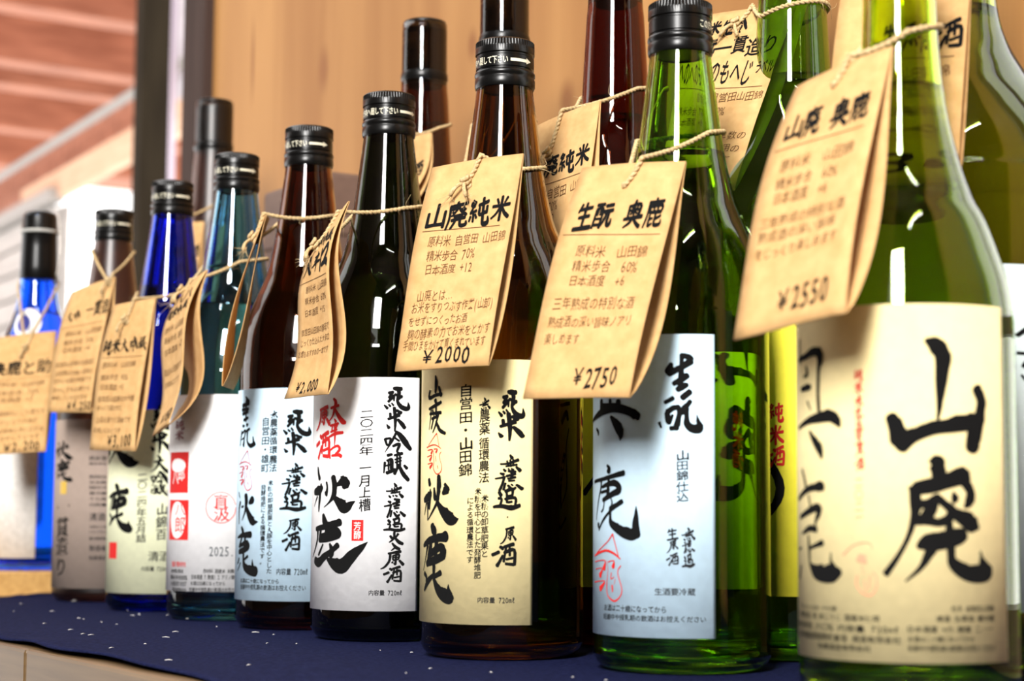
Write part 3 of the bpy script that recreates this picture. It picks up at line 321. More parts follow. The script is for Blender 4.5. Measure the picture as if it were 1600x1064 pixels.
bottle('sake_bottle', 'tall reddish brown bottle between the amber and the deeper green bottle', *BACK['K4'], P1800, G['red'], .285, 'stopper', arrow=0, group=g2, lab=('yellow', .03, .150, -110, 100, []), print_key='K4')
bottle('sake_bottle', 'tall green bottle with yellow label behind the deeper green one', *BACK['K5'], P1800, G['moss'], .285, 'stopper', arrow=0, group=g2, lab=('yellow', .03, .182, -110, 100, []), print_key='K5')
bottle('sake_bottle', 'tall green bottle with blue grey label at the right edge', *BACK['K6'], P1800, G['olive'], .285, 'stopper', arrow=0, group=g2, lab=('bluegrey', .03, .168, -60, 85, []), print_key='K6')

def neck_emblem():
    root = [o for o in COL.objects if o.get('label', '').startswith('bright blue bottle')][0]; x, y = FRONT[9]; th0 = TOCAM(x, y)
    def on(u, v, off): z = .204+v; r = neck_r(P300B, z)+off; return (r*math.cos(th0-.35+u/r), r*math.sin(th0-.35+u/r), z)
    disc = lambda a, b, du=0, dv=0: [[(du+a*r1*math.cos(t), dv+b*r1*math.sin(t)), (du+a*r2*math.cos(t), dv+b*r2*math.sin(t)), (du+a*r2*math.cos(t2), dv+b*r2*math.sin(t2)), (du+a*r1*math.cos(t2), dv+b*r1*math.sin(t2))] for r1, r2 in zip(np.linspace(.02, 1, 5), np.linspace(.02, 1, 5)[1:]) for t, t2 in zip(np.linspace(0, 2*PI, 25), np.linspace(0, 2*PI, 25)[1:])]
    e = polys_mesh('neck_label', disc(.012, .013), lambda u, v: on(u, v, .0003), PAPER['white'], root)
    polys_mesh('lettering', disc(.006, .0075, -.003), lambda u, v: on(u, v, .0006), INKM['n'], e)
neck_emblem()

# ---------------------------------------------------------------- price tags: a folded kraft sheet, twine round the neck
def at_px(px, py, dep):                 # a point on the tag, from its distance
    d = fw + rt*((px-800)/FPX) + up*((532-py)/FPX); return Vector((0, 0, CAMH)) + d*(dep/d.dot(FH))
TAGS = [
dict(label='kraft price tag reading 2550 in front of the pale green bottle', corners=[(-0.5084, 0.4533, 0.2291), (-0.4618, 0.4575, 0.2352), (-0.4428, 0.4164, 0.1343), (-0.4924, 0.4076, 0.1296)], rows=[['山廃 奥鹿', 0.1, 0.9, 0.22, 0.125, 'k'], ['-', 0.06, 0.9, 0.31, 0.003, 'b'], ['原料米  山田錦', 0.16, 0.84, 0.385, 0.055, 'b'], ['精米歩合  60%', 0.16, 0.72, 0.455, 0.05, 'b'], ['日本酒度  +6', 0.16, 0.66, 0.515, 0.05, 'b'], ['三年熟成の特別な酒', 0.08, 0.86, 0.6, 0.045, 'b'], ['熟成酒の深い旨味', 0.08, 0.8, 0.655, 0.045, 'b'], ['をじっくり楽しめます', 0.08, 0.84, 0.715, 0.045, 'b'], ['￥2550', 0.34, 0.84, 0.905, 0.1, 'k']], hole=(0.5, 0.1), neck=(-0.4803, 0.4796, 0.246, 0.004), prof=P720L, gap=0.011, bow=0.004, knot=False),
dict(label='kraft price tag reading 2750 in front of the deeper green bottle', corners=[(-0.6457, 0.4503, 0.2194), (-0.5994, 0.4717, 0.2171), (-0.5852, 0.4319, 0.1139), (-0.6319, 0.41, 0.1159)], rows=[['生酛 奥鹿', 0.1, 0.92, 0.235, 0.135, 'k'], ['-', 0.04, 0.94, 0.325, 0.003, 'b'], ['原料米  山田錦', 0.2, 0.86, 0.4, 0.055, 'b'], ['精米歩合  60%', 0.2, 0.8, 0.465, 0.055, 'b'], ['日本酒度  +6', 0.2, 0.72, 0.525, 0.05, 'b'], ['三年熟成の特別な酒', 0.1, 0.86, 0.62, 0.055, 'b'], ['熟成酒の深い旨味ノアリ', 0.09, 0.88, 0.695, 0.05, 'b'], ['楽しめます', 0.09, 0.42, 0.765, 0.05, 'b'], ['￥2750', 0.42, 0.86, 0.92, 0.09, 'k']], hole=(0.5, 0.115), neck=(-0.6408, 0.5012, 0.2385, 0.004), gap=0.014, bow=0.003, knot=False),
dict(label='kraft price tag reading 2000 in bold marker on the amber bottle with cream label', corners=[(-0.7509, 0.435, 0.2344), (-0.7064, 0.4587, 0.2367), (-0.6872, 0.4287, 0.1333), (-0.7321, 0.4044, 0.1332)], rows=[['山廃純米', 0.07, 0.97, 0.27, 0.14, 'k'], ['-', 0.07, 0.88, 0.345, 0.003, 'b'], ['原料米 自営田 山田錦', 0.15, 0.96, 0.4, 0.055, 'b'], ['精米歩合 70%', 0.16, 0.66, 0.47, 0.055, 'b'], ['日本酒度 +12', 0.16, 0.66, 0.535, 0.05, 'b'], ['山廃とは…', 0.12, 0.5, 0.66, 0.055, 'b'], ['お米をすりつぶす作業(山卸)', 0.08, 0.96, 0.715, 0.055, 'b'], ['をせずにつくったお酒', 0.07, 0.7, 0.775, 0.05, 'b'], ['麹の酵素の力でお米をとかす', 0.08, 0.97, 0.835, 0.055, 'b'], ['手間ひまをかけて育くまれています', 0.05, 0.94, 0.89, 0.05, 'b'], ['￥2000', 0.25, 0.8, 0.945, 0.085, 'k']], hole=(0.46, 0.125), neck=(-0.7428, 0.4711, 0.235, 0.004), gap=0.007, bow=0.002),
dict(label='narrow kraft price tag turned edgeways reading 2,000 left of the near black bottle', corners=[(-0.8728, 0.4452, 0.2231), (-0.829, 0.4301, 0.2287), (-0.8291, 0.4207, 0.1276), (-0.8694, 0.4133, 0.1274)], rows=[['純米吟醸', 0.12, 0.92, 0.17, 0.085, 'k'], ['大辛口', 0.1, 0.92, 0.29, 0.13, 'k'], ['-', 0.02, 0.9, 0.385, 0.003, 'b'], ['原料米 山田錦', 0.25, 0.92, 0.43, 0.04, 'b'], ['精米歩合 60%', 0.22, 0.86, 0.49, 0.04, 'b'], ['日本酒度 +15', 0.2, 0.8, 0.55, 0.04, 'b'], ['自営田山田錦の酵母で', 0.1, 0.9, 0.645, 0.04, 'b'], ['じっくり仕込んだ大辛口', 0.08, 0.9, 0.7, 0.04, 'b'], ['お燗もおすすめの一本です', 0.05, 0.88, 0.76, 0.04, 'b'], ['￥2,000', 0.18, 0.76, 0.945, 0.075, 'k']], hole=(0.35, 0.19), neck=(-0.8753, 0.4786, 0.2345, 0.004), gap=0.007, bow=0.006, sbend=0.004),
dict(label='kraft price tag seen edge on, open loop left of the dark brown bottle', corners=[(-0.9841, 0.4568, 0.2434), (-0.9485, 0.4382, 0.2384), (-0.9325, 0.4075, 0.1371), (-0.9676, 0.4269, 0.138)], rows=[['純米', 0.1, 0.9, 0.25, 0.12, 'k']], hole=(0.4, 0.14), neck=(-0.9804, 0.481, 0.244, 0.004), gap=0.007, bow=0.006, away=True),
dict(label='kraft price tag reading 1950, twisted beside the teal bottle neck', corners=[(-1.0808, 0.4449, 0.2089), (-1.041, 0.4422, 0.2171), (-1.038, 0.419, 0.1204), (-1.0777, 0.422, 0.1148)], rows=[['八八', 0.2, 0.9, 0.14, 0.09, 'k'], ['純米吟醸', 0.1, 0.9, 0.23, 0.08, 'k'], ['原料米 山田錦', 0.15, 0.9, 0.34, 0.045, 'b'], ['精米歩合 80%', 0.15, 0.9, 0.41, 0.045, 'b'], ['日本酒度 +7', 0.15, 0.9, 0.48, 0.045, 'b'], ['直汲みの生原酒です', 0.1, 0.9, 0.6, 0.045, 'b'], ['お早めにどうぞ', 0.1, 0.8, 0.68, 0.045, 'b'], ['￥1950', 0.25, 0.95, 0.92, 0.09, 'k']], hole=(0.25, 0.06), neck=(-1.0826, 0.479, 0.229, 0.004), gap=0.013, bow=0.004, sbend=0.004),
dict(label='kraft price tag reading 3,100 in front of the cobalt bottle', corners=[(-1.1877, 0.4363, 0.208), (-1.1435, 0.4489, 0.2095), (-1.1384, 0.4362, 0.1066), (-1.1849, 0.42, 0.1087)], rows=[['純米大吟醸', 0.04, 0.98, 0.3, 0.105, 'k'], ['-', 0.06, 0.94, 0.38, 0.003, 'b'], ['原料米 山田錦', 0.1, 0.8, 0.43, 0.045, 'b'], ['精米歩合 45%', 0.1, 0.66, 0.515, 0.045, 'b'], ['日本酒度 +5', 0.1, 0.6, 0.58, 0.045, 'b'], ['自営田山田錦の大吟醸', 0.08, 0.88, 0.66, 0.045, 'b'], ['ゆっくり寝かせた', 0.08, 0.62, 0.72, 0.045, 'b'], ['上品な香りと旨味です', 0.08, 0.86, 0.8, 0.045, 'b'], ['お祝いにもどうぞ', 0.05, 0.66, 0.87, 0.04, 'b'], ['￥3,100', 0.36, 0.92, 0.935, 0.09, 'k']], hole=(0.46, 0.13), neck=(-1.1989, 0.4815, 0.222, 0.004), gap=0.006, bow=0.003, tassel=False),
dict(label='kraft price tag half hidden by the 3,100 tag, on the frosted brown bottle', corners=[(-1.3165, 0.4503, 0.2307), (-1.2732, 0.4681, 0.2395), (-1.2567, 0.4471, 0.1374), (-1.3008, 0.4283, 0.1396)], rows=[['一貫造', 0.52, 1.0, 0.22, 0.12, 'k'], ['大吟', 0.1, 0.42, 0.24, 0.09, 'k'], ['-', 0.06, 0.94, 0.33, 0.003, 'b'], ['原料米 山田錦', 0.16, 0.94, 0.39, 0.045, 'b'], ['精米歩合 50%', 0.16, 0.8, 0.46, 0.045, 'b'], ['日本酒度 +4', 0.16, 0.76, 0.52, 0.045, 'b'], ['自営田山田錦の生酛造り', 0.06, 0.95, 0.63, 0.045, 'b'], ['山田錦の力強い旨味と', 0.06, 0.95, 0.7, 0.045, 'b'], ['きれいな酸が特長です', 0.06, 0.95, 0.76, 0.045, 'b'], ['冷やしてもお燗でも', 0.06, 0.95, 0.83, 0.045, 'b'], ['美味しくいただけます', 0.06, 0.9, 0.89, 0.04, 'b'], ['￥4,250', 0.42, 1.0, 0.95, 0.07, 'k']], hole=(0.92, 0.04), neck=(-1.3408, 0.4909, 0.268, 0.004), gap=0.012, bow=0.003, tassel=False),
dict(label='kraft price tag at the left edge in front of the bright blue bottle', corners=[(-1.4422, 0.43, 0.2045), (-1.414, 0.4719, 0.2109), (-1.3706, 0.4522, 0.1124), (-1.3984, 0.411, 0.1101)], rows=[['奥鹿と助', 0.04, 0.98, 0.3, 0.13, 'k'], ['-', 0.05, 0.95, 0.39, 0.003, 'b'], ['原料米 山田錦', 0.1, 0.9, 0.44, 0.05, 'b'], ['精米歩合 70%', 0.1, 0.82, 0.51, 0.05, 'b'], ['日本酒度 +7', 0.1, 0.74, 0.57, 0.045, 'b'], ['瓶内発酵のにごり酒です', 0.05, 0.95, 0.68, 0.045, 'b'], ['シュワシュワの泡が', 0.05, 0.85, 0.75, 0.045, 'b'], ['お米の旨味と共に広がる', 0.05, 0.95, 0.82, 0.045, 'b'], ['よく冷やしてどうぞ', 0.05, 0.9, 0.88, 0.045, 'b'], ['￥2,200', 0.3, 0.9, 0.95, 0.08, 'k']], hole=(0.55, 0.14), neck=(-1.5002, 0.4837, 0.258, 0.012), prof=P300B, gap=0.007, bow=0.003, tassel=False),
dict(label='kraft price tag behind the 2750 tag, hung on the reddish brown tall bottle', corners=[(-0.8012, 0.5284, 0.2753), (-0.7492, 0.5336, 0.2801), (-0.7313, 0.5082, 0.1693), (-0.7836, 0.5023, 0.1604)], rows=[['山廃純米', 0.06, 0.96, 0.26, 0.12, 'k'], ['-', 0.05, 0.93, 0.345, 0.003, 'b'], ['原料米 自営田 山田錦', 0.05, 1.0, 0.4, 0.06, 'b'], ['精米歩合 70%', 0.05, 0.55, 0.465, 0.055, 'b'], ['日本酒度 +12', 0.05, 0.52, 0.525, 0.05, 'b'], ['山廃とは…お米をすりつぶす', 0.05, 0.95, 0.63, 0.05, 'b'], ['をせずにつくったお酒', 0.05, 0.85, 0.7, 0.05, 'b'], ['麹の酵素の力で', 0.05, 0.8, 0.77, 0.05, 'b'], ['￥4000', 0.35, 0.9, 0.93, 0.09, 'k']], hole=(0.36, 0.2), neck=(-0.8, 0.58, 0.3, 0.004), prof=P1800, gap=0.007, bow=0.003),
dict(label='cream price tag with large brushed kana between the two green front bottle necks', corners=[(-0.7255, 0.5811, 0.3266), (-0.6751, 0.6025, 0.3239), (-0.6658, 0.5544, 0.2221), (-0.7142, 0.5361, 0.2273)], rows=[['純米生吟', 0.02, 0.58, 0.1, 0.1, 'k'], ['生酛一貫造り', 0.0, 0.96, 0.22, 0.11, 'k'], ['へのへのもへじ', 0.0, 0.78, 0.37, 0.15, 'k'], ['ラベル', 0.8, 1.0, 0.35, 0.08, 'k'], ['-', 0.0, 0.94, 0.455, 0.003, 'b'], ['自営田山田錦', 0.42, 0.98, 0.505, 0.055, 'b'], ['精米歩合 70%', 0.1, 0.62, 0.58, 0.05, 'b'], ['日本酒度 +8', 0.1, 0.58, 0.64, 0.045, 'b'], ['平均培年数の', 0.3, 0.95, 0.72, 0.045, 'b'], ['農薬不使用の', 0.3, 0.92, 0.785, 0.045, 'b'], ['お米です', 0.35, 0.85, 0.845, 0.045, 'b'], ['￥2,900', 0.3, 0.8, 0.935, 0.08, 'k']], hole=(0.46, 0.1), neck=(-0.676, 0.6, 0.318, 0.004), prof=P1800, gap=0.012, bow=0.003, side=0.1, back_up=0.0),
dict(label='cream price tag with the character for sake behind the pale green neck', corners=[(-0.5486, 0.5172, 0.299), (-0.5041, 0.5451, 0.2982), (-0.485, 0.5134, 0.1858), (-0.5304, 0.4841, 0.1868)], rows=[['生原酒', 0.25, 0.97, 0.355, 0.13, 'k'], ['-', 0.08, 0.92, 0.44, 0.003, 'b'], ['原料米 山田錦', 0.1, 0.9, 0.5, 0.05, 'b'], ['精米歩合 70%', 0.1, 0.8, 0.57, 0.05, 'b'], ['日本酒度 +5', 0.1, 0.75, 0.63, 0.05, 'b'], ['山田錦の旨味が広がる', 0.08, 0.92, 0.71, 0.05, 'b'], ['飲みごたえのある原酒', 0.08, 0.92, 0.78, 0.05, 'b'], ['￥3,800', 0.2, 0.8, 0.91, 0.09, 'k']], hole=(0.5, 0.1), neck=(-0.5447, 0.5751, 0.305, 0.004), prof=P1800, gap=0.008, bow=0.003),
dict(label='cream price tag tip on the tall dark brown bottle behind the near black one', corners=[(-1.0426, 0.5694, 0.3109), (-0.9967, 0.5762, 0.3118), (-0.9889, 0.5513, 0.2203), (-1.0336, 0.5463, 0.2207)], rows=[['純米酒', 0.1, 0.9, 0.25, 0.12, 'k']], hole=(0.45, 0.1), neck=(-1.0428, 0.5969, 0.326, 0.006), prof=P1800, gap=0.006, bow=0.006, sbend=-0.006, knot=False),
dict(label='kraft price tag between the cobalt and teal necks, on the matte brown tall bottle', corners=[(-1.383, 0.5387, 0.2986), (-1.3322, 0.5623, 0.2972), (-1.3267, 0.5523, 0.1868), (-1.377, 0.5295, 0.1865)], rows=[['純米酒', 0.55, 0.98, 0.22, 0.1, 'k'], ['生原酒', 0.6, 0.98, 0.35, 0.1, 'k']], hole=(0.45, 0.1), neck=(-1.4, 0.598, 0.33, 0.006), prof=P1800, gap=0.006, bow=0.003, knot=False),
dict(label='kraft price tag on the brown bottle directly behind the amber one', corners=[(-0.896, 0.5294, 0.2677), (-0.8468, 0.5319, 0.2638), (-0.8407, 0.5138, 0.1833), (-0.8854, 0.5088, 0.1836)], rows=[['山廃酒', 0.1, 0.9, 0.25, 0.12, 'k']], hole=(0.45, 0.1), neck=(-0.92, 0.583, 0.305, 0.004), prof=P1800, gap=0.006, bow=0.003, knot=False)]
def make_tag(label, corners, rows, hole, neck, bow=.004, gap=.010, back_up=0, side=.0, knot=True, prof=P720, tassel=True, sbend=0.0, over=.10, away=False):
    TL, TR, BR, BL = [Vector(c) for c in corners]
    org = (TL+TR)/2; root = empty('price_tag', org); tag(root, label, 'price tag', 'kraft price tags on twine')
    nrm = (TR-TL+BR-BL).cross(BL-TL+BR-TR).normalized()
    if (nrm.dot(Vector((0, 0, CAMH))-org) < 0) != away: nrm = -nrm
    def front(u, v, off=0):
        p = (TL*(1-u)+TR*u)*(1-v)+(BL*(1-u)+BR*u)*v
        return p + nrm*(bow*math.sin(PI*v)*1.0 + sbend*math.sin(2*PI*v) + .0012*math.sin(3.1*u+5*v) + off) - org
    nv, nu = 22, 8; V = []; Fc = []
    def g(v): return gap*max(0, math.sin(PI*(v**1.5)))**.8+.0006
    path = [(v, 0) for v in np.linspace(0, 1, nv)] + [(v, 1) for v in np.linspace(1, -back_up, nv)]
    for v, bk in path:
        for i in range(nu+1):
            u = i/nu; V.append(front(u+(side*(1-v) if bk else 0), v, -g(max(v, 0)) if bk else 0))
    m = nu+1
    for j in range(len(path)-1):
        for i in range(nu): Fc.append((j*m+i, j*m+i+1, (j+1)*m+i+1, (j+1)*m+i))
    o = mesh('paper', V, Fc, KRAFT, root); sd = o.modifiers.new('thick', 'SOLIDIFY'); sd.thickness = .0003; sd.offset = 0
    by = {}
    for t, u0, u1, v, h, c in rows:
        if t == '-':
            n = 12; by.setdefault((c, 'notes'), []).extend([[(u0+(u1-u0)*i/n, v), (u0+(u1-u0)*(i+1)/n, v), (u0+(u1-u0)*(i+1)/n, v+h), (u0+(u1-u0)*i/n, v+h)] for i in range(n)]); continue
        bold = c == 'k'
        pl = text_cells(t, False, .012 if bold else -.006, .04, .06, bold and t[0] != '￥')
        key = (c, 'price') if t[0] == '￥' else (c, 'title') if bold else (c, 'notes')
        by.setdefault(key, []).extend([[(u0+a*(u1-u0), v+(b-.5)*h) for a, b in q] for q in pl])
    for (c, k), pl in by.items(): polys_mesh(k+'_lettering', pl, lambda u, v: front(u, v, .0004), INKM[c], o)
    # twine
    (nx, ny, nz, tilt) = neck
    hp = front(hole[0], hole[1], .0012)+org; c2 = Vector((nx, ny, 0)); Rn = neck_r(prof, nz)+.0012
    d = Vector((hp.x-nx, hp.y-ny)); dist = max(d.length, Rn*1.02); b = math.atan2(d.y, d.x); phi = math.acos(min(1, Rn/dist))
    arc = []
    for t in np.linspace(b+phi, b+2*PI-phi, 40):
        z = nz - tilt*math.cos(t-b); rr = neck_r(prof, z)+.0011; arc.append(Vector((nx+rr*math.cos(t), ny+rr*math.sin(t), z)))
    def seg(a, c, n=8): return [a.lerp(c, t) + Vector((0, 0, -.0015*math.sin(PI*t))) for t in np.linspace(0, 1, n)]
    ov = front(min(.97, hole[0]+over), -.012, .0016)+org     # the twine comes forward over the top edge into the hole
    camside = 0 if (arc[0]-Vector((0, 0, CAMH))).length < (arc[-1]-Vector((0, 0, CAMH))).length else 1
    e0 = seg(hp, ov)[:-1]+seg(ov, arc[0])[:-1] if camside == 0 else seg(hp, arc[0])[:-1]
    e1 = seg(arc[-1], ov)[1:]+seg(ov, hp)[1:] if camside == 1 else seg(arc[-1], hp)[1:]
    P = e0+arc+e1
    # resample
    Q = [P[0]]; 
    for p in P[1:]:
        n = max(1, int((p-Q[-1]).length/.0009)); a = Q[-1]
        for k in range(1, n+1): Q.append(a.lerp(p, k/n))
    mb = MB(); ph = np.cumsum([0]+[(Q[i+1]-Q[i]).length for i in range(len(Q)-1)])*2*PI/.0052
    T = [(Q[min(i+1, len(Q)-1)]-Q[max(i-1, 0)]).normalized() for i in range(len(Q))]; u = T[0].orthogonal().normalized(); S1 = []; S2 = []
    for i, q in enumerate(Q):
        u = (u-T[i]*u.dot(T[i])).normalized(); w = T[i].cross(u); dd = (u*math.cos(ph[i])+w*math.sin(ph[i]))*.00058
        S1.append(q+dd-org); S2.append(q-dd-org)
    mb.tube(S1, .00075, 6); mb.tube(S2, .00075, 6); tw = mb.build('twine', TWINE, root)
    if knot:
        k = MB(); fb = MB(); fr = MB()
        ax = (nrm*.6+ZZ*.5).normalized(); e1 = ax.orthogonal().normalized(); e2 = ax.cross(e1)
        k.tube([hp-org + ax*(.0042*(t/20-.5)*1.6) + (e1*math.cos(t*.95)+e2*math.sin(t*.95))*.0019 for t in range(21)], .00105, 6)
        ends = [(-.6, -.9), (.35, -1.0)] if tassel else [(-.2, -1)]
        side_v = (TR-TL).normalized()
        for sx, sz_ in ends:
            dv = (side_v*sx+ZZ*sz_+nrm*.5).normalized(); L = .010
            fr.tube([hp-org+nrm*.001+dv*L*t+nrm*.002*math.sin(t*3) for t in np.linspace(0, 1, 6)], [.0009, .0009, .0009, .0010, .0011, .0009], 6)
            for q in range(10):
                r3 = Vector(rng.randn(3)*.35); st = hp-org+nrm*.001+dv*L*(.7+.25*rng.rand())
                fb.tube([st, st+(dv+r3)*.002, st+(dv+r3*1.8)*.0045], [.00013, .00011, .00006], 4)
        for q in range(8):      # loose fibres along the loop
            i = rng.randint(len(Q)//6, len(Q)*5//6); r3 = Vector(rng.randn(3)); r3.normalize(); out = (Q[i]-Vector((nx, ny, Q[i].z))).normalized()
            fb.tube([Q[i]-org, Q[i]-org+(r3+out)*.003, Q[i]-org+(r3*1.5+out*.6+T[i])*.005], [.0001, .0001, .00006], 4)
        k.build('knot', TWINE, tw); fr.build('frayed_ends', TWINE, tw); tag(fb.build('loose_fibres', TWINE, tw), kind='stuff')
    return root
for t in TAGS: make_tag(**t)
# bare twine on the blue bottle's foil
def wire():
    x, y = FRONT[9]; a0 = TOCAM(x, y); m = MB(); P = []
    P2 = []
    for i in range(24):
        t = i/23; a = a0+1.2; r = .0158+.003*math.sin(PI*t); P2.append((r*math.cos(a), r*math.sin(a), .299-.052*t))
    m.tube(P2, .0005, 6); root = empty('seal_cord', (x, y, .0185)); tag(root, 'thin pale cord tied over the black foil top of the blue bottle', 'cord')
    m.build('cord', mat('pale_cord', (.75, .70, .62), .5), root)
wire()

# ---------------------------------------------------------------- table, cloth, board, box
WOODT = noisy(mat('light_table_wood', (.5, .3, .13), .5), (.095, .052, .017), (.15, .088, .034), (3, 60, 60), 3, 6, .3, .7, bump=.1)
tb = empty('display_table', (-.9, .49, -.75)); tag(tb, 'pale wooden display table under the navy cloth', 'table')
def tpart(name, a, b, m, bevel=.002): return MB().box([p-q for p, q in zip(a, (-.9, .49, -.75))], [p-q for p, q in zip(b, (-.9, .49, -.75))]).build(name, m, tb, False, bevel)
tpart('tabletop', (-2.0, .291, -.0235), (-.905, .69, -.0018), WOODT); tpart('tabletop', (-.904, .291, -.0235), (.3, .69, -.0018), WOODT)
DARKW = noisy(mat('dark_stained_wood', (.05, .03, .02), .6), (.035, .022, .016), (.07, .045, .03), (2, 40, 40), 3)
tpart('apron', (-1.95, .32, -.10), (.25, .34, -.0235), DARKW)
for x in (-1.93, .19):
    for y in (.33, .62): tpart('leg', (x, y, -.75), (x+.05, y+.05, -.0235), DARKW)
CLOTH = mat('navy_cotton', (.016, .018, .05), .95, spec=.15)
noisy(CLOTH, (.004, .005, .022), (.013, .017, .060), (1, 1, 1), 420, 8, .3, .75, bump=.35)
CN, CL, CB = nodes(CLOTH); CB.inputs['Specular IOR Level'].default_value = .03
nx, ny = 240, 60; V = []; Fc = []
for i in range(nx+1):
    X = -1.425+1.70*i/nx
    ye = .2965+.0022*math.sin(X*23)+.0016*math.sin(X*61+1)
    xl = .004*math.sin(i*.9)
    for j in range(ny+1):
        t = j/ny; Y = ye+(.625-ye)*t
        edge = max(0, 1-t/.10); sup = max(0, min(1, (.43-Y)/.06))
        z = -.0004 + .0010*edge*(.5+.5*math.sin(X*48+2*math.sin(X*13))) + sup*(.0010*(1+math.sin(X*19+Y*60)*math.sin(X*7+1))+.0009*math.exp(-((Y-.395-.02*math.sin(X*5))/.006)**2))
        dx = .006*math.sin(Y*60)+.003*math.sin(Y*143) if i == 0 else 0
        if i <= 1: z += .0012*(1-i)*(1+math.sin(Y*70))
        V.append((X+dx, Y, z))
for i in range(nx):
    for j in range(ny): a = i*(ny+1)+j; Fc.append((a, a+ny+1, a+ny+2, a+1))
cl = mesh('table_cloth', V, Fc, CLOTH); sd = cl.modifiers.new('thick', 'SOLIDIFY'); sd.thickness = .0010; sd.offset = -1
tag(cl, 'dark navy blue cotton cloth spread under the front row of bottles', 'cloth')
lint = MB()
for i in range(46):
    X = rng.uniform(-1.35, -.5); Y = rng.uniform(.31, .46); a = rng.uniform(0, PI); L = rng.uniform(.0004, .0022); d = Vector((math.cos(a), math.sin(a), 0))*L
    p = Vector((X, Y, .0010+.0006)); lint.tube([p-d, p+Vector((0, 0, .0002)), p+d], [.00012, .0002, .00012], 5)
lo = lint.build('lint', mat('white_lint', (.75, .72, .68), .9)); tag(lo, 'white lint specks scattered on the navy cloth', 'lint', kind='stuff')
WOODB = noisy(mat('orange_board_wood', (.6, .33, .1), .5), (.50, .27, .08), (.68, .40, .14), (3, 60, 60), 3, 6, .3, .7)
b = MB().box((-1.80, .30, -.0016), (-1.440, .66, .0183)).build('riser_board', WOODB, None, False, .0015); tag(b, 'pale orange wooden board raising the bright blue bottle at the row end', 'board')
BOXM = noisy(mat('brown_card', (.13, .075, .055), .65), (.115, .068, .05), (.15, .09, .066), (1, 1, 1), 60)
bx = empty('gift_box', (-1.244, .636, 0)); tag(bx, 'plain dark brown gift box standing behind the teal and brown bottles', 'box')
MB().box((-.056, -.036, 0), (.056, .034, .292)).build('box_body', BOXM, bx, False, .003); MB().box((-.0575, -.0375, .270), (.0575, .0355, .3195)).build('box_lid', BOXM, bx, False, .004)

# ---------------------------------------------------------------- room
def struct(o, label=None):
    o['kind'] = 'structure'
    return o
WALL = mat('cedar_wall', (.6, .33, .12), .6, spec=.3); N, L, bb = nodes(WALL)
tc = N.new('ShaderNodeTexCoord'); mp = N.new('ShaderNodeMapping'); mp.inputs['Scale'].default_value = (13, 13, .9); nz = N.new('ShaderNodeTexNoise'); nz.inputs['Scale'].default_value = 1.0; nz.inputs['Detail'].default_value = 5; nz.inputs['Distortion'].default_value = .6
L.new(tc.outputs['Object'], mp.inputs[0]); L.new(mp.outputs[0], nz.inputs[0])
cr = N.new('ShaderNodeValToRGB'); cr.color_ramp.elements[0].position = .28; cr.color_ramp.elements[0].color = (.26, .105, .026, 1); cr.color_ramp.elements[1].position = .72; cr.color_ramp.elements[1].color = (.46, .235, .076, 1)
L.new(nz.outputs[0], cr.inputs[0]); last = cr.outputs[0]
for (kx, kz, rx, rzz) in [(-1.4002, 0.4539, 0.013, 0.026), (-1.0227, 0.3543, 0.012, 0.018), (-1.1502, 0.4212, 0.009, 0.016), (-1.5503, 0.4929, 0.005, 0.05)]:          # knots in the boards
    sub = N.new('ShaderNodeVectorMath'); sub.operation = 'SUBTRACT'; sub.inputs[1].default_value = (kx, .70, kz); L.new(tc.outputs['Object'], sub.inputs[0])
    dv = N.new('ShaderNodeVectorMath'); dv.operation = 'DIVIDE'; dv.inputs[1].default_value = (rx, 1, rzz); L.new(sub.outputs[0], dv.inputs[0])
    ln = N.new('ShaderNodeVectorMath'); ln.operation = 'LENGTH'; L.new(dv.outputs[0], ln.inputs[0])
    rp = N.new('ShaderNodeMapRange'); rp.inputs[1].default_value = .3; rp.inputs[2].default_value = 1.0; rp.inputs[3].default_value = .85; rp.inputs[4].default_value = 0; L.new(ln.outputs['Value'], rp.inputs[0])
    mx = N.new('ShaderNodeMix'); mx.data_type = 'RGBA'; L.new(rp.outputs[0], mx.inputs[0]); L.new(last, mx.inputs[6]); mx.inputs[7].default_value = (.22, .08, .02, 1); last = mx.outputs[2]
L.new(last, bb.inputs['Base Color'])
ROOM = noisy(mat('brown_room_boards', (.10, .06, .035), .8), (.05, .034, .024), (.09, .06, .042), (3, 3, 30), 2)
WX0, WX1, WZ0, WZ1 = -.565, -.30, .02, 1.0           # opening of the back window
m = MB().box((-1.645, .70, -.75), (WX0, .74, 2.9)).box((WX1, .70, -.75), (3.2, .74, 2.9)).box((WX0, .70, -.75), (WX1, .74, WZ0)).box((WX0, .70, WZ1), (WX1, .74, 2.9))
struct(m.build('wall_back', WALL, None, False))
FRM = noisy(mat('window_frame_wood', (.12, .07, .04), .5), (.08, .05, .03), (.15, .09, .055), (30, 30, 3), 3)
w1 = MB().box((WX0-.012, .698, WZ0-.03), (WX0+.005, .745, WZ1+.03)).box((WX1-.005, .69, WZ0-.03), (WX1+.03, .745, WZ1+.03)).box((WX0, .69, WZ0-.03), (WX1, .745, WZ0+.005)).box((WX0, .69, WZ1-.005), (WX1, .745, WZ1+.03)).box((-.44, .715, WZ0), (-.425, .735, WZ1)).box((WX0, .717, .155), (WX1, .733, .175))
struct(w1.build('window_1', FRM, None, False))
struct(MB().box((-2.1, -1.6, -.80), (3.2, .74, -.75)).build('floor', noisy(mat('dark_concrete', (.06, .06, .065), .7), (.045, .045, .05), (.08, .08, .085), (1, 1, 1), 6), None, False))
struct(MB().box((-2.1, -1.6, 2.9), (3.2, .74, 2.95)).build('ceiling', ROOM, None, False))
struct(MB().box((3.2, -1.6, -.75), (3.25, .74, 2.9)).build('wall_right', ROOM, None, False))
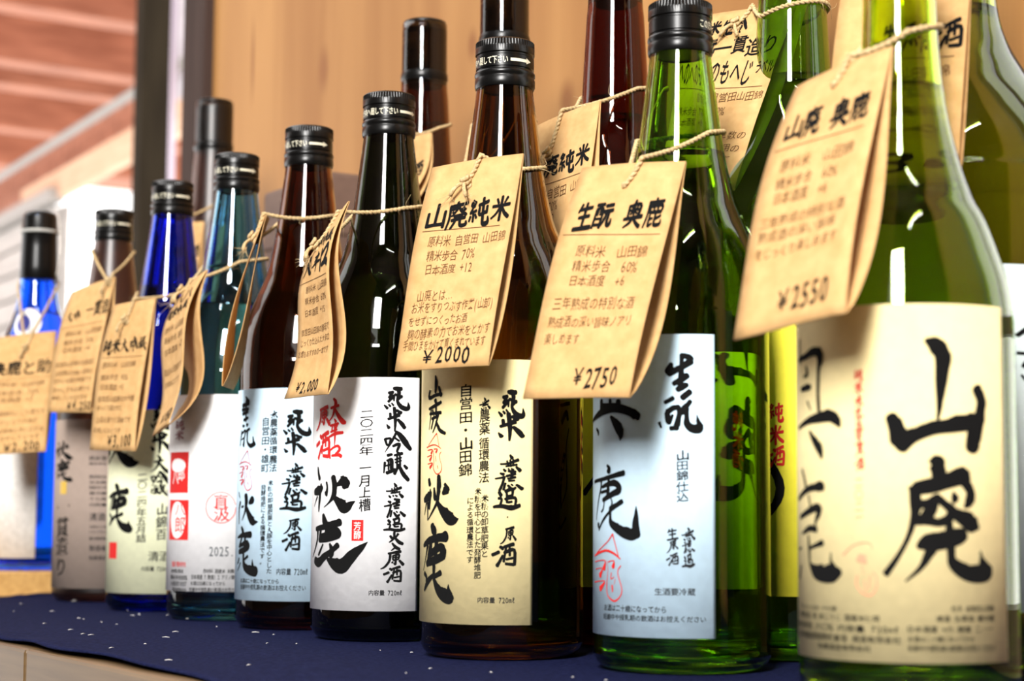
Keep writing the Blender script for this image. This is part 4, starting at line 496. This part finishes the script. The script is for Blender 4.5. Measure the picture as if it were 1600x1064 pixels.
struct(MB().box((-2.1, -1.6, -.75), (-2.05, -.50, 2.9)).build('light_block_left', ROOM, None, False))  # unseen wall, added to hold back daylight from the open left end
fx0, fx1, fz0, fz1 = .62, 1.38, .70, 2.3
m = MB().box((-2.1, -1.60, -.75), (fx0, -1.55, 2.9)).box((fx1, -1.60, -.75), (3.2, -1.55, 2.9)).box((fx0, -1.60, -.75), (fx1, -1.55, fz0)).box((fx0, -1.60, fz1), (fx1, -1.55, 2.9))
struct(m.build('wall_front', ROOM, None, False))
w2 = MB().box((fx0-.04, -1.61, fz0-.04), (fx0+.01, -1.53, fz1+.04)).box((fx1-.01, -1.61, fz0-.04), (fx1+.04, -1.53, fz1+.04)).box((fx0, -1.61, fz0-.04), (fx1, -1.53, fz0+.01)).box((fx0, -1.61, fz1-.01), (fx1, -1.53, fz1+.04))
struct(w2.build('window_2', FRM, None, False))
TUBE = bpy.data.materials.new('tube_light'); TUBE.use_nodes = True; tn = TUBE.node_tree.nodes; tn.remove(tn['Principled BSDF']); em = tn.new('ShaderNodeEmission'); em.inputs[0].default_value = (1, .98, .95, 1); em.inputs[1].default_value = 60; TUBE.node_tree.links.new(em.outputs[0], tn['Material Output'].inputs[0])
WHITEM = mat('white_enamel', (.8, .8, .8), .4)
for i, (x, y) in enumerate(((-.53, -.42), (1.6, -.45))):
    zl = (2.2, 2.9)[i]; t = empty('ceiling_lamp', (x, y, zl)); tag(t, ('white strip lamp hung on two rods over the table front', 'white strip lamp on the ceiling nearer the right wall')[i], 'ceiling lamp', 'strip lamps on the ceiling')
    MB().box((-.05, -.55, -.06), (.05, .55, 0)).build('housing', WHITEM, t, False, .01)
    if i == 0:
        for yy in (-.4, .4): rd = MB(); rd.tube([(0, yy, 0), (0, yy, .70)], .006, 8); rd.build('rod', WHITEM, t)
    tm = MB(); tm.tube([(0, -.52, -.085), (0, .52, -.085)], .024, 14); tm.build('tube', TUBE, t)

# ---------------------------------------------------------------- outside, beyond the open end of the room
POST = noisy(mat('weathered_post', (.07, .05, .035), .8, spec=.1), (.012, .008, .004), (.024, .017, .009), (20, 20, 2), 3)
LILAC = noisy(mat('grey_brown_post', (.12, .085, .08), .8, spec=.1), (.035, .022, .018), (.058, .037, .031), (20, 20, 2), 3)
REDW = noisy(mat('red_cedar', (.36, .12, .06), .7), (.26, .085, .042), (.46, .18, .10), (14, 2, 14), 2)
TANW = noisy(mat('tan_board', (.62, .38, .24), .7), (.52, .30, .18), (.70, .45, .30), (2, 20, 20), 2)
GREYM = mat('grey_pipe_metal', (.30, .28, .26), .5)
GWHT = noisy(mat('pale_grey_board', (.5, .48, .5), .7), (.40, .37, .40), (.52, .49, .52), (2, 2, 12), 2)
GSID = noisy(mat('grey_siding', (.42, .39, .37), .7), (.36, .33, .31), (.48, .45, .42), (2, 2, 30), 2)
o = MB().box((-3.480, 1.308, -.8), (-3.437, 1.370, 3.2)).build('timber_post', POST, None, False, .002); tag(o, 'dark square timber post at the open end of the room', 'post')
MBx = MB(); MBx.tube([(-4.167, 1.653, -.8), (-4.167, 1.653, 3.2)], .022, 16); o = MBx.build('downpipe', mat('lilac_pipe', (.50, .42, .50), .5), None); tag(o, 'pale lilac downpipe just right of the dark square post', 'pipe')
struct(MB().box((-1.700, .690, -.75), (-1.645, .76, 2.9)).build('trim_1', LILAC, None, False, .002))
nb = empty('neighbouring_shed', (0, 0, 0)); tag(nb, 'red brown shed roof with exposed rafters and grey siding outside the open end', 'shed')
mesh('plate_beam', [(-4.545, 1.850, 1.150), (-8.456, 2.049, 1.150), (-8.450, 2.169, 1.150), (-4.539, 1.970, 1.150), (-4.545, 1.850, 1.300), (-8.456, 2.049, 1.300), (-8.450, 2.169, 1.300), (-4.539, 1.970, 1.300)], [(0,3,2,1),(4,5,6,7),(0,1,5,4),(1,2,6,5),(2,3,7,6),(3,0,4,7)], REDW, nb, False)
mesh('eave_board', [(-3.743, 1.739, 1.048), (-5.952, 1.852, 1.048), (-5.950, 1.882, 1.048), (-3.742, 1.769, 1.048), (-3.743, 1.739, 1.135), (-5.952, 1.852, 1.135), (-5.950, 1.882, 1.135), (-3.742, 1.769, 1.135)], [(0,3,2,1),(4,5,6,7),(0,1,5,4),(1,2,6,5),(2,3,7,6),(3,0,4,7)], TANW, nb, False)
mesh('gable_panel', [(-3.397, 1.742, 1.140), (-4.525, 1.799, 1.140), (-4.522, 1.849, 1.140), (-3.395, 1.792, 1.140), (-3.397, 1.742, 2.000), (-4.525, 1.799, 2.000), (-4.522, 1.849, 2.000), (-3.395, 1.792, 2.000)], [(0,3,2,1),(4,5,6,7),(0,1,5,4),(1,2,6,5),(2,3,7,6),(3,0,4,7)], GWHT, nb, False)
mesh('siding_cap', [(-5.505, 1.799, 1.035), (-9.381, 1.996, 1.035), (-9.379, 2.046, 1.035), (-5.502, 1.849, 1.035), (-5.505, 1.799, 1.075), (-9.381, 1.996, 1.075), (-9.379, 2.046, 1.075), (-5.502, 1.849, 1.075)], [(0,3,2,1),(4,5,6,7),(0,1,5,4),(1,2,6,5),(2,3,7,6),(3,0,4,7)], GREYM, nb, False)
mesh('siding_board', [(-5.538, 1.831, 0.950), (-9.380, 2.026, 0.950), (-9.379, 2.046, 0.950), (-5.537, 1.851, 0.950), (-5.538, 1.831, 1.023), (-9.380, 2.026, 1.023), (-9.379, 2.046, 1.023), (-5.537, 1.851, 1.023)], [(0,3,2,1),(4,5,6,7),(0,1,5,4),(1,2,6,5),(2,3,7,6),(3,0,4,7)], GSID, nb, False)
mesh('siding_board', [(-5.538, 1.831, 0.865), (-9.380, 2.026, 0.865), (-9.379, 2.046, 0.865), (-5.537, 1.851, 0.865), (-5.538, 1.831, 0.938), (-9.380, 2.026, 0.938), (-9.379, 2.046, 0.938), (-5.537, 1.851, 0.938)], [(0,3,2,1),(4,5,6,7),(0,1,5,4),(1,2,6,5),(2,3,7,6),(3,0,4,7)], GSID, nb, False)
mesh('siding_board', [(-5.538, 1.831, 0.780), (-9.380, 2.026, 0.780), (-9.379, 2.046, 0.780), (-5.537, 1.851, 0.780), (-5.538, 1.831, 0.853), (-9.380, 2.026, 0.853), (-9.379, 2.046, 0.853), (-5.537, 1.851, 0.853)], [(0,3,2,1),(4,5,6,7),(0,1,5,4),(1,2,6,5),(2,3,7,6),(3,0,4,7)], GSID, nb, False)
mesh('siding_board', [(-5.538, 1.831, 0.695), (-9.380, 2.026, 0.695), (-9.379, 2.046, 0.695), (-5.537, 1.851, 0.695), (-5.538, 1.831, 0.768), (-9.380, 2.026, 0.768), (-9.379, 2.046, 0.768), (-5.537, 1.851, 0.768)], [(0,3,2,1),(4,5,6,7),(0,1,5,4),(1,2,6,5),(2,3,7,6),(3,0,4,7)], GSID, nb, False)
mesh('siding_board', [(-5.538, 1.831, 0.610), (-9.380, 2.026, 0.610), (-9.379, 2.046, 0.610), (-5.537, 1.851, 0.610), (-5.538, 1.831, 0.683), (-9.380, 2.026, 0.683), (-9.379, 2.046, 0.683), (-5.537, 1.851, 0.683)], [(0,3,2,1),(4,5,6,7),(0,1,5,4),(1,2,6,5),(2,3,7,6),(3,0,4,7)], GSID, nb, False)
mesh('siding_board', [(-5.538, 1.831, 0.525), (-9.380, 2.026, 0.525), (-9.379, 2.046, 0.525), (-5.537, 1.851, 0.525), (-5.538, 1.831, 0.598), (-9.380, 2.026, 0.598), (-9.379, 2.046, 0.598), (-5.537, 1.851, 0.598)], [(0,3,2,1),(4,5,6,7),(0,1,5,4),(1,2,6,5),(2,3,7,6),(3,0,4,7)], GSID, nb, False)
mesh('siding_board', [(-5.538, 1.831, 0.440), (-9.380, 2.026, 0.440), (-9.379, 2.046, 0.440), (-5.537, 1.851, 0.440), (-5.538, 1.831, 0.513), (-9.380, 2.026, 0.513), (-9.379, 2.046, 0.513), (-5.537, 1.851, 0.513)], [(0,3,2,1),(4,5,6,7),(0,1,5,4),(1,2,6,5),(2,3,7,6),(3,0,4,7)], GSID, nb, False)
mesh('siding_board', [(-5.538, 1.831, 0.355), (-9.380, 2.026, 0.355), (-9.379, 2.046, 0.355), (-5.537, 1.851, 0.355), (-5.538, 1.831, 0.428), (-9.380, 2.026, 0.428), (-9.379, 2.046, 0.428), (-5.537, 1.851, 0.428)], [(0,3,2,1),(4,5,6,7),(0,1,5,4),(1,2,6,5),(2,3,7,6),(3,0,4,7)], GSID, nb, False)
mesh('siding_board', [(-5.538, 1.831, 0.270), (-9.380, 2.026, 0.270), (-9.379, 2.046, 0.270), (-5.537, 1.851, 0.270), (-5.538, 1.831, 0.343), (-9.380, 2.026, 0.343), (-9.379, 2.046, 0.343), (-5.537, 1.851, 0.343)], [(0,3,2,1),(4,5,6,7),(0,1,5,4),(1,2,6,5),(2,3,7,6),(3,0,4,7)], GSID, nb, False)
mesh('siding_board', [(-5.538, 1.831, 0.185), (-9.380, 2.026, 0.185), (-9.379, 2.046, 0.185), (-5.537, 1.851, 0.185), (-5.538, 1.831, 0.258), (-9.380, 2.026, 0.258), (-9.379, 2.046, 0.258), (-5.537, 1.851, 0.258)], [(0,3,2,1),(4,5,6,7),(0,1,5,4),(1,2,6,5),(2,3,7,6),(3,0,4,7)], GSID, nb, False)
mesh('siding_board', [(-5.538, 1.831, 0.100), (-9.380, 2.026, 0.100), (-9.379, 2.046, 0.100), (-5.537, 1.851, 0.100), (-5.538, 1.831, 0.173), (-9.380, 2.026, 0.173), (-9.379, 2.046, 0.173), (-5.537, 1.851, 0.173)], [(0,3,2,1),(4,5,6,7),(0,1,5,4),(1,2,6,5),(2,3,7,6),(3,0,4,7)], GSID, nb, False)
mesh('siding_board', [(-5.538, 1.831, 0.015), (-9.380, 2.026, 0.015), (-9.379, 2.046, 0.015), (-5.537, 1.851, 0.015), (-5.538, 1.831, 0.088), (-9.380, 2.026, 0.088), (-9.379, 2.046, 0.088), (-5.537, 1.851, 0.088)], [(0,3,2,1),(4,5,6,7),(0,1,5,4),(1,2,6,5),(2,3,7,6),(3,0,4,7)], GSID, nb, False)
mesh('siding_back', [(-5.536, 1.861, 0.000), (-9.378, 2.056, 0.000), (-9.377, 2.076, 0.000), (-5.535, 1.881, 0.000), (-5.536, 1.861, 1.030), (-9.378, 2.056, 1.030), (-9.377, 2.076, 1.030), (-5.535, 1.881, 1.030)], [(0,3,2,1),(4,5,6,7),(0,1,5,4),(1,2,6,5),(2,3,7,6),(3,0,4,7)], GSID, nb, False)
MB().box((-6.535, -2, 2.07), (-6.395, 6, 2.29)).build('rafter', REDW, nb, False, .004)
MB().box((-7.151, -2, 2.07), (-7.011, 6, 2.29)).build('rafter', REDW, nb, False, .004)
MB().box((-8.049, -2, 2.07), (-7.909, 6, 2.29)).build('rafter', REDW, nb, False, .004)
MB().box((-8.504, -2, 2.07), (-8.364, 6, 2.29)).build('rafter', REDW, nb, False, .004)
MB().box((-9.483, -2, 2.07), (-9.343, 6, 2.29)).build('rafter', REDW, nb, False, .004)
MB().box((-10.510, -2, 2.07), (-10.370, 6, 2.29)).build('rafter', REDW, nb, False, .004)
MB().box((-12, -2, 2.29), (-4.5, 6, 2.32)).build('roof_boards', REDW, nb, False)
MBy = MB(); MBy.tube([(-3.744, 1.719, 1.216), (-9.381, 2.006, 1.216)], .014, 12); o = MBy.build('conduit_pipe', GREYM, None); tag(o, 'grey pipe running along the eaves of the shed outside', 'pipe')
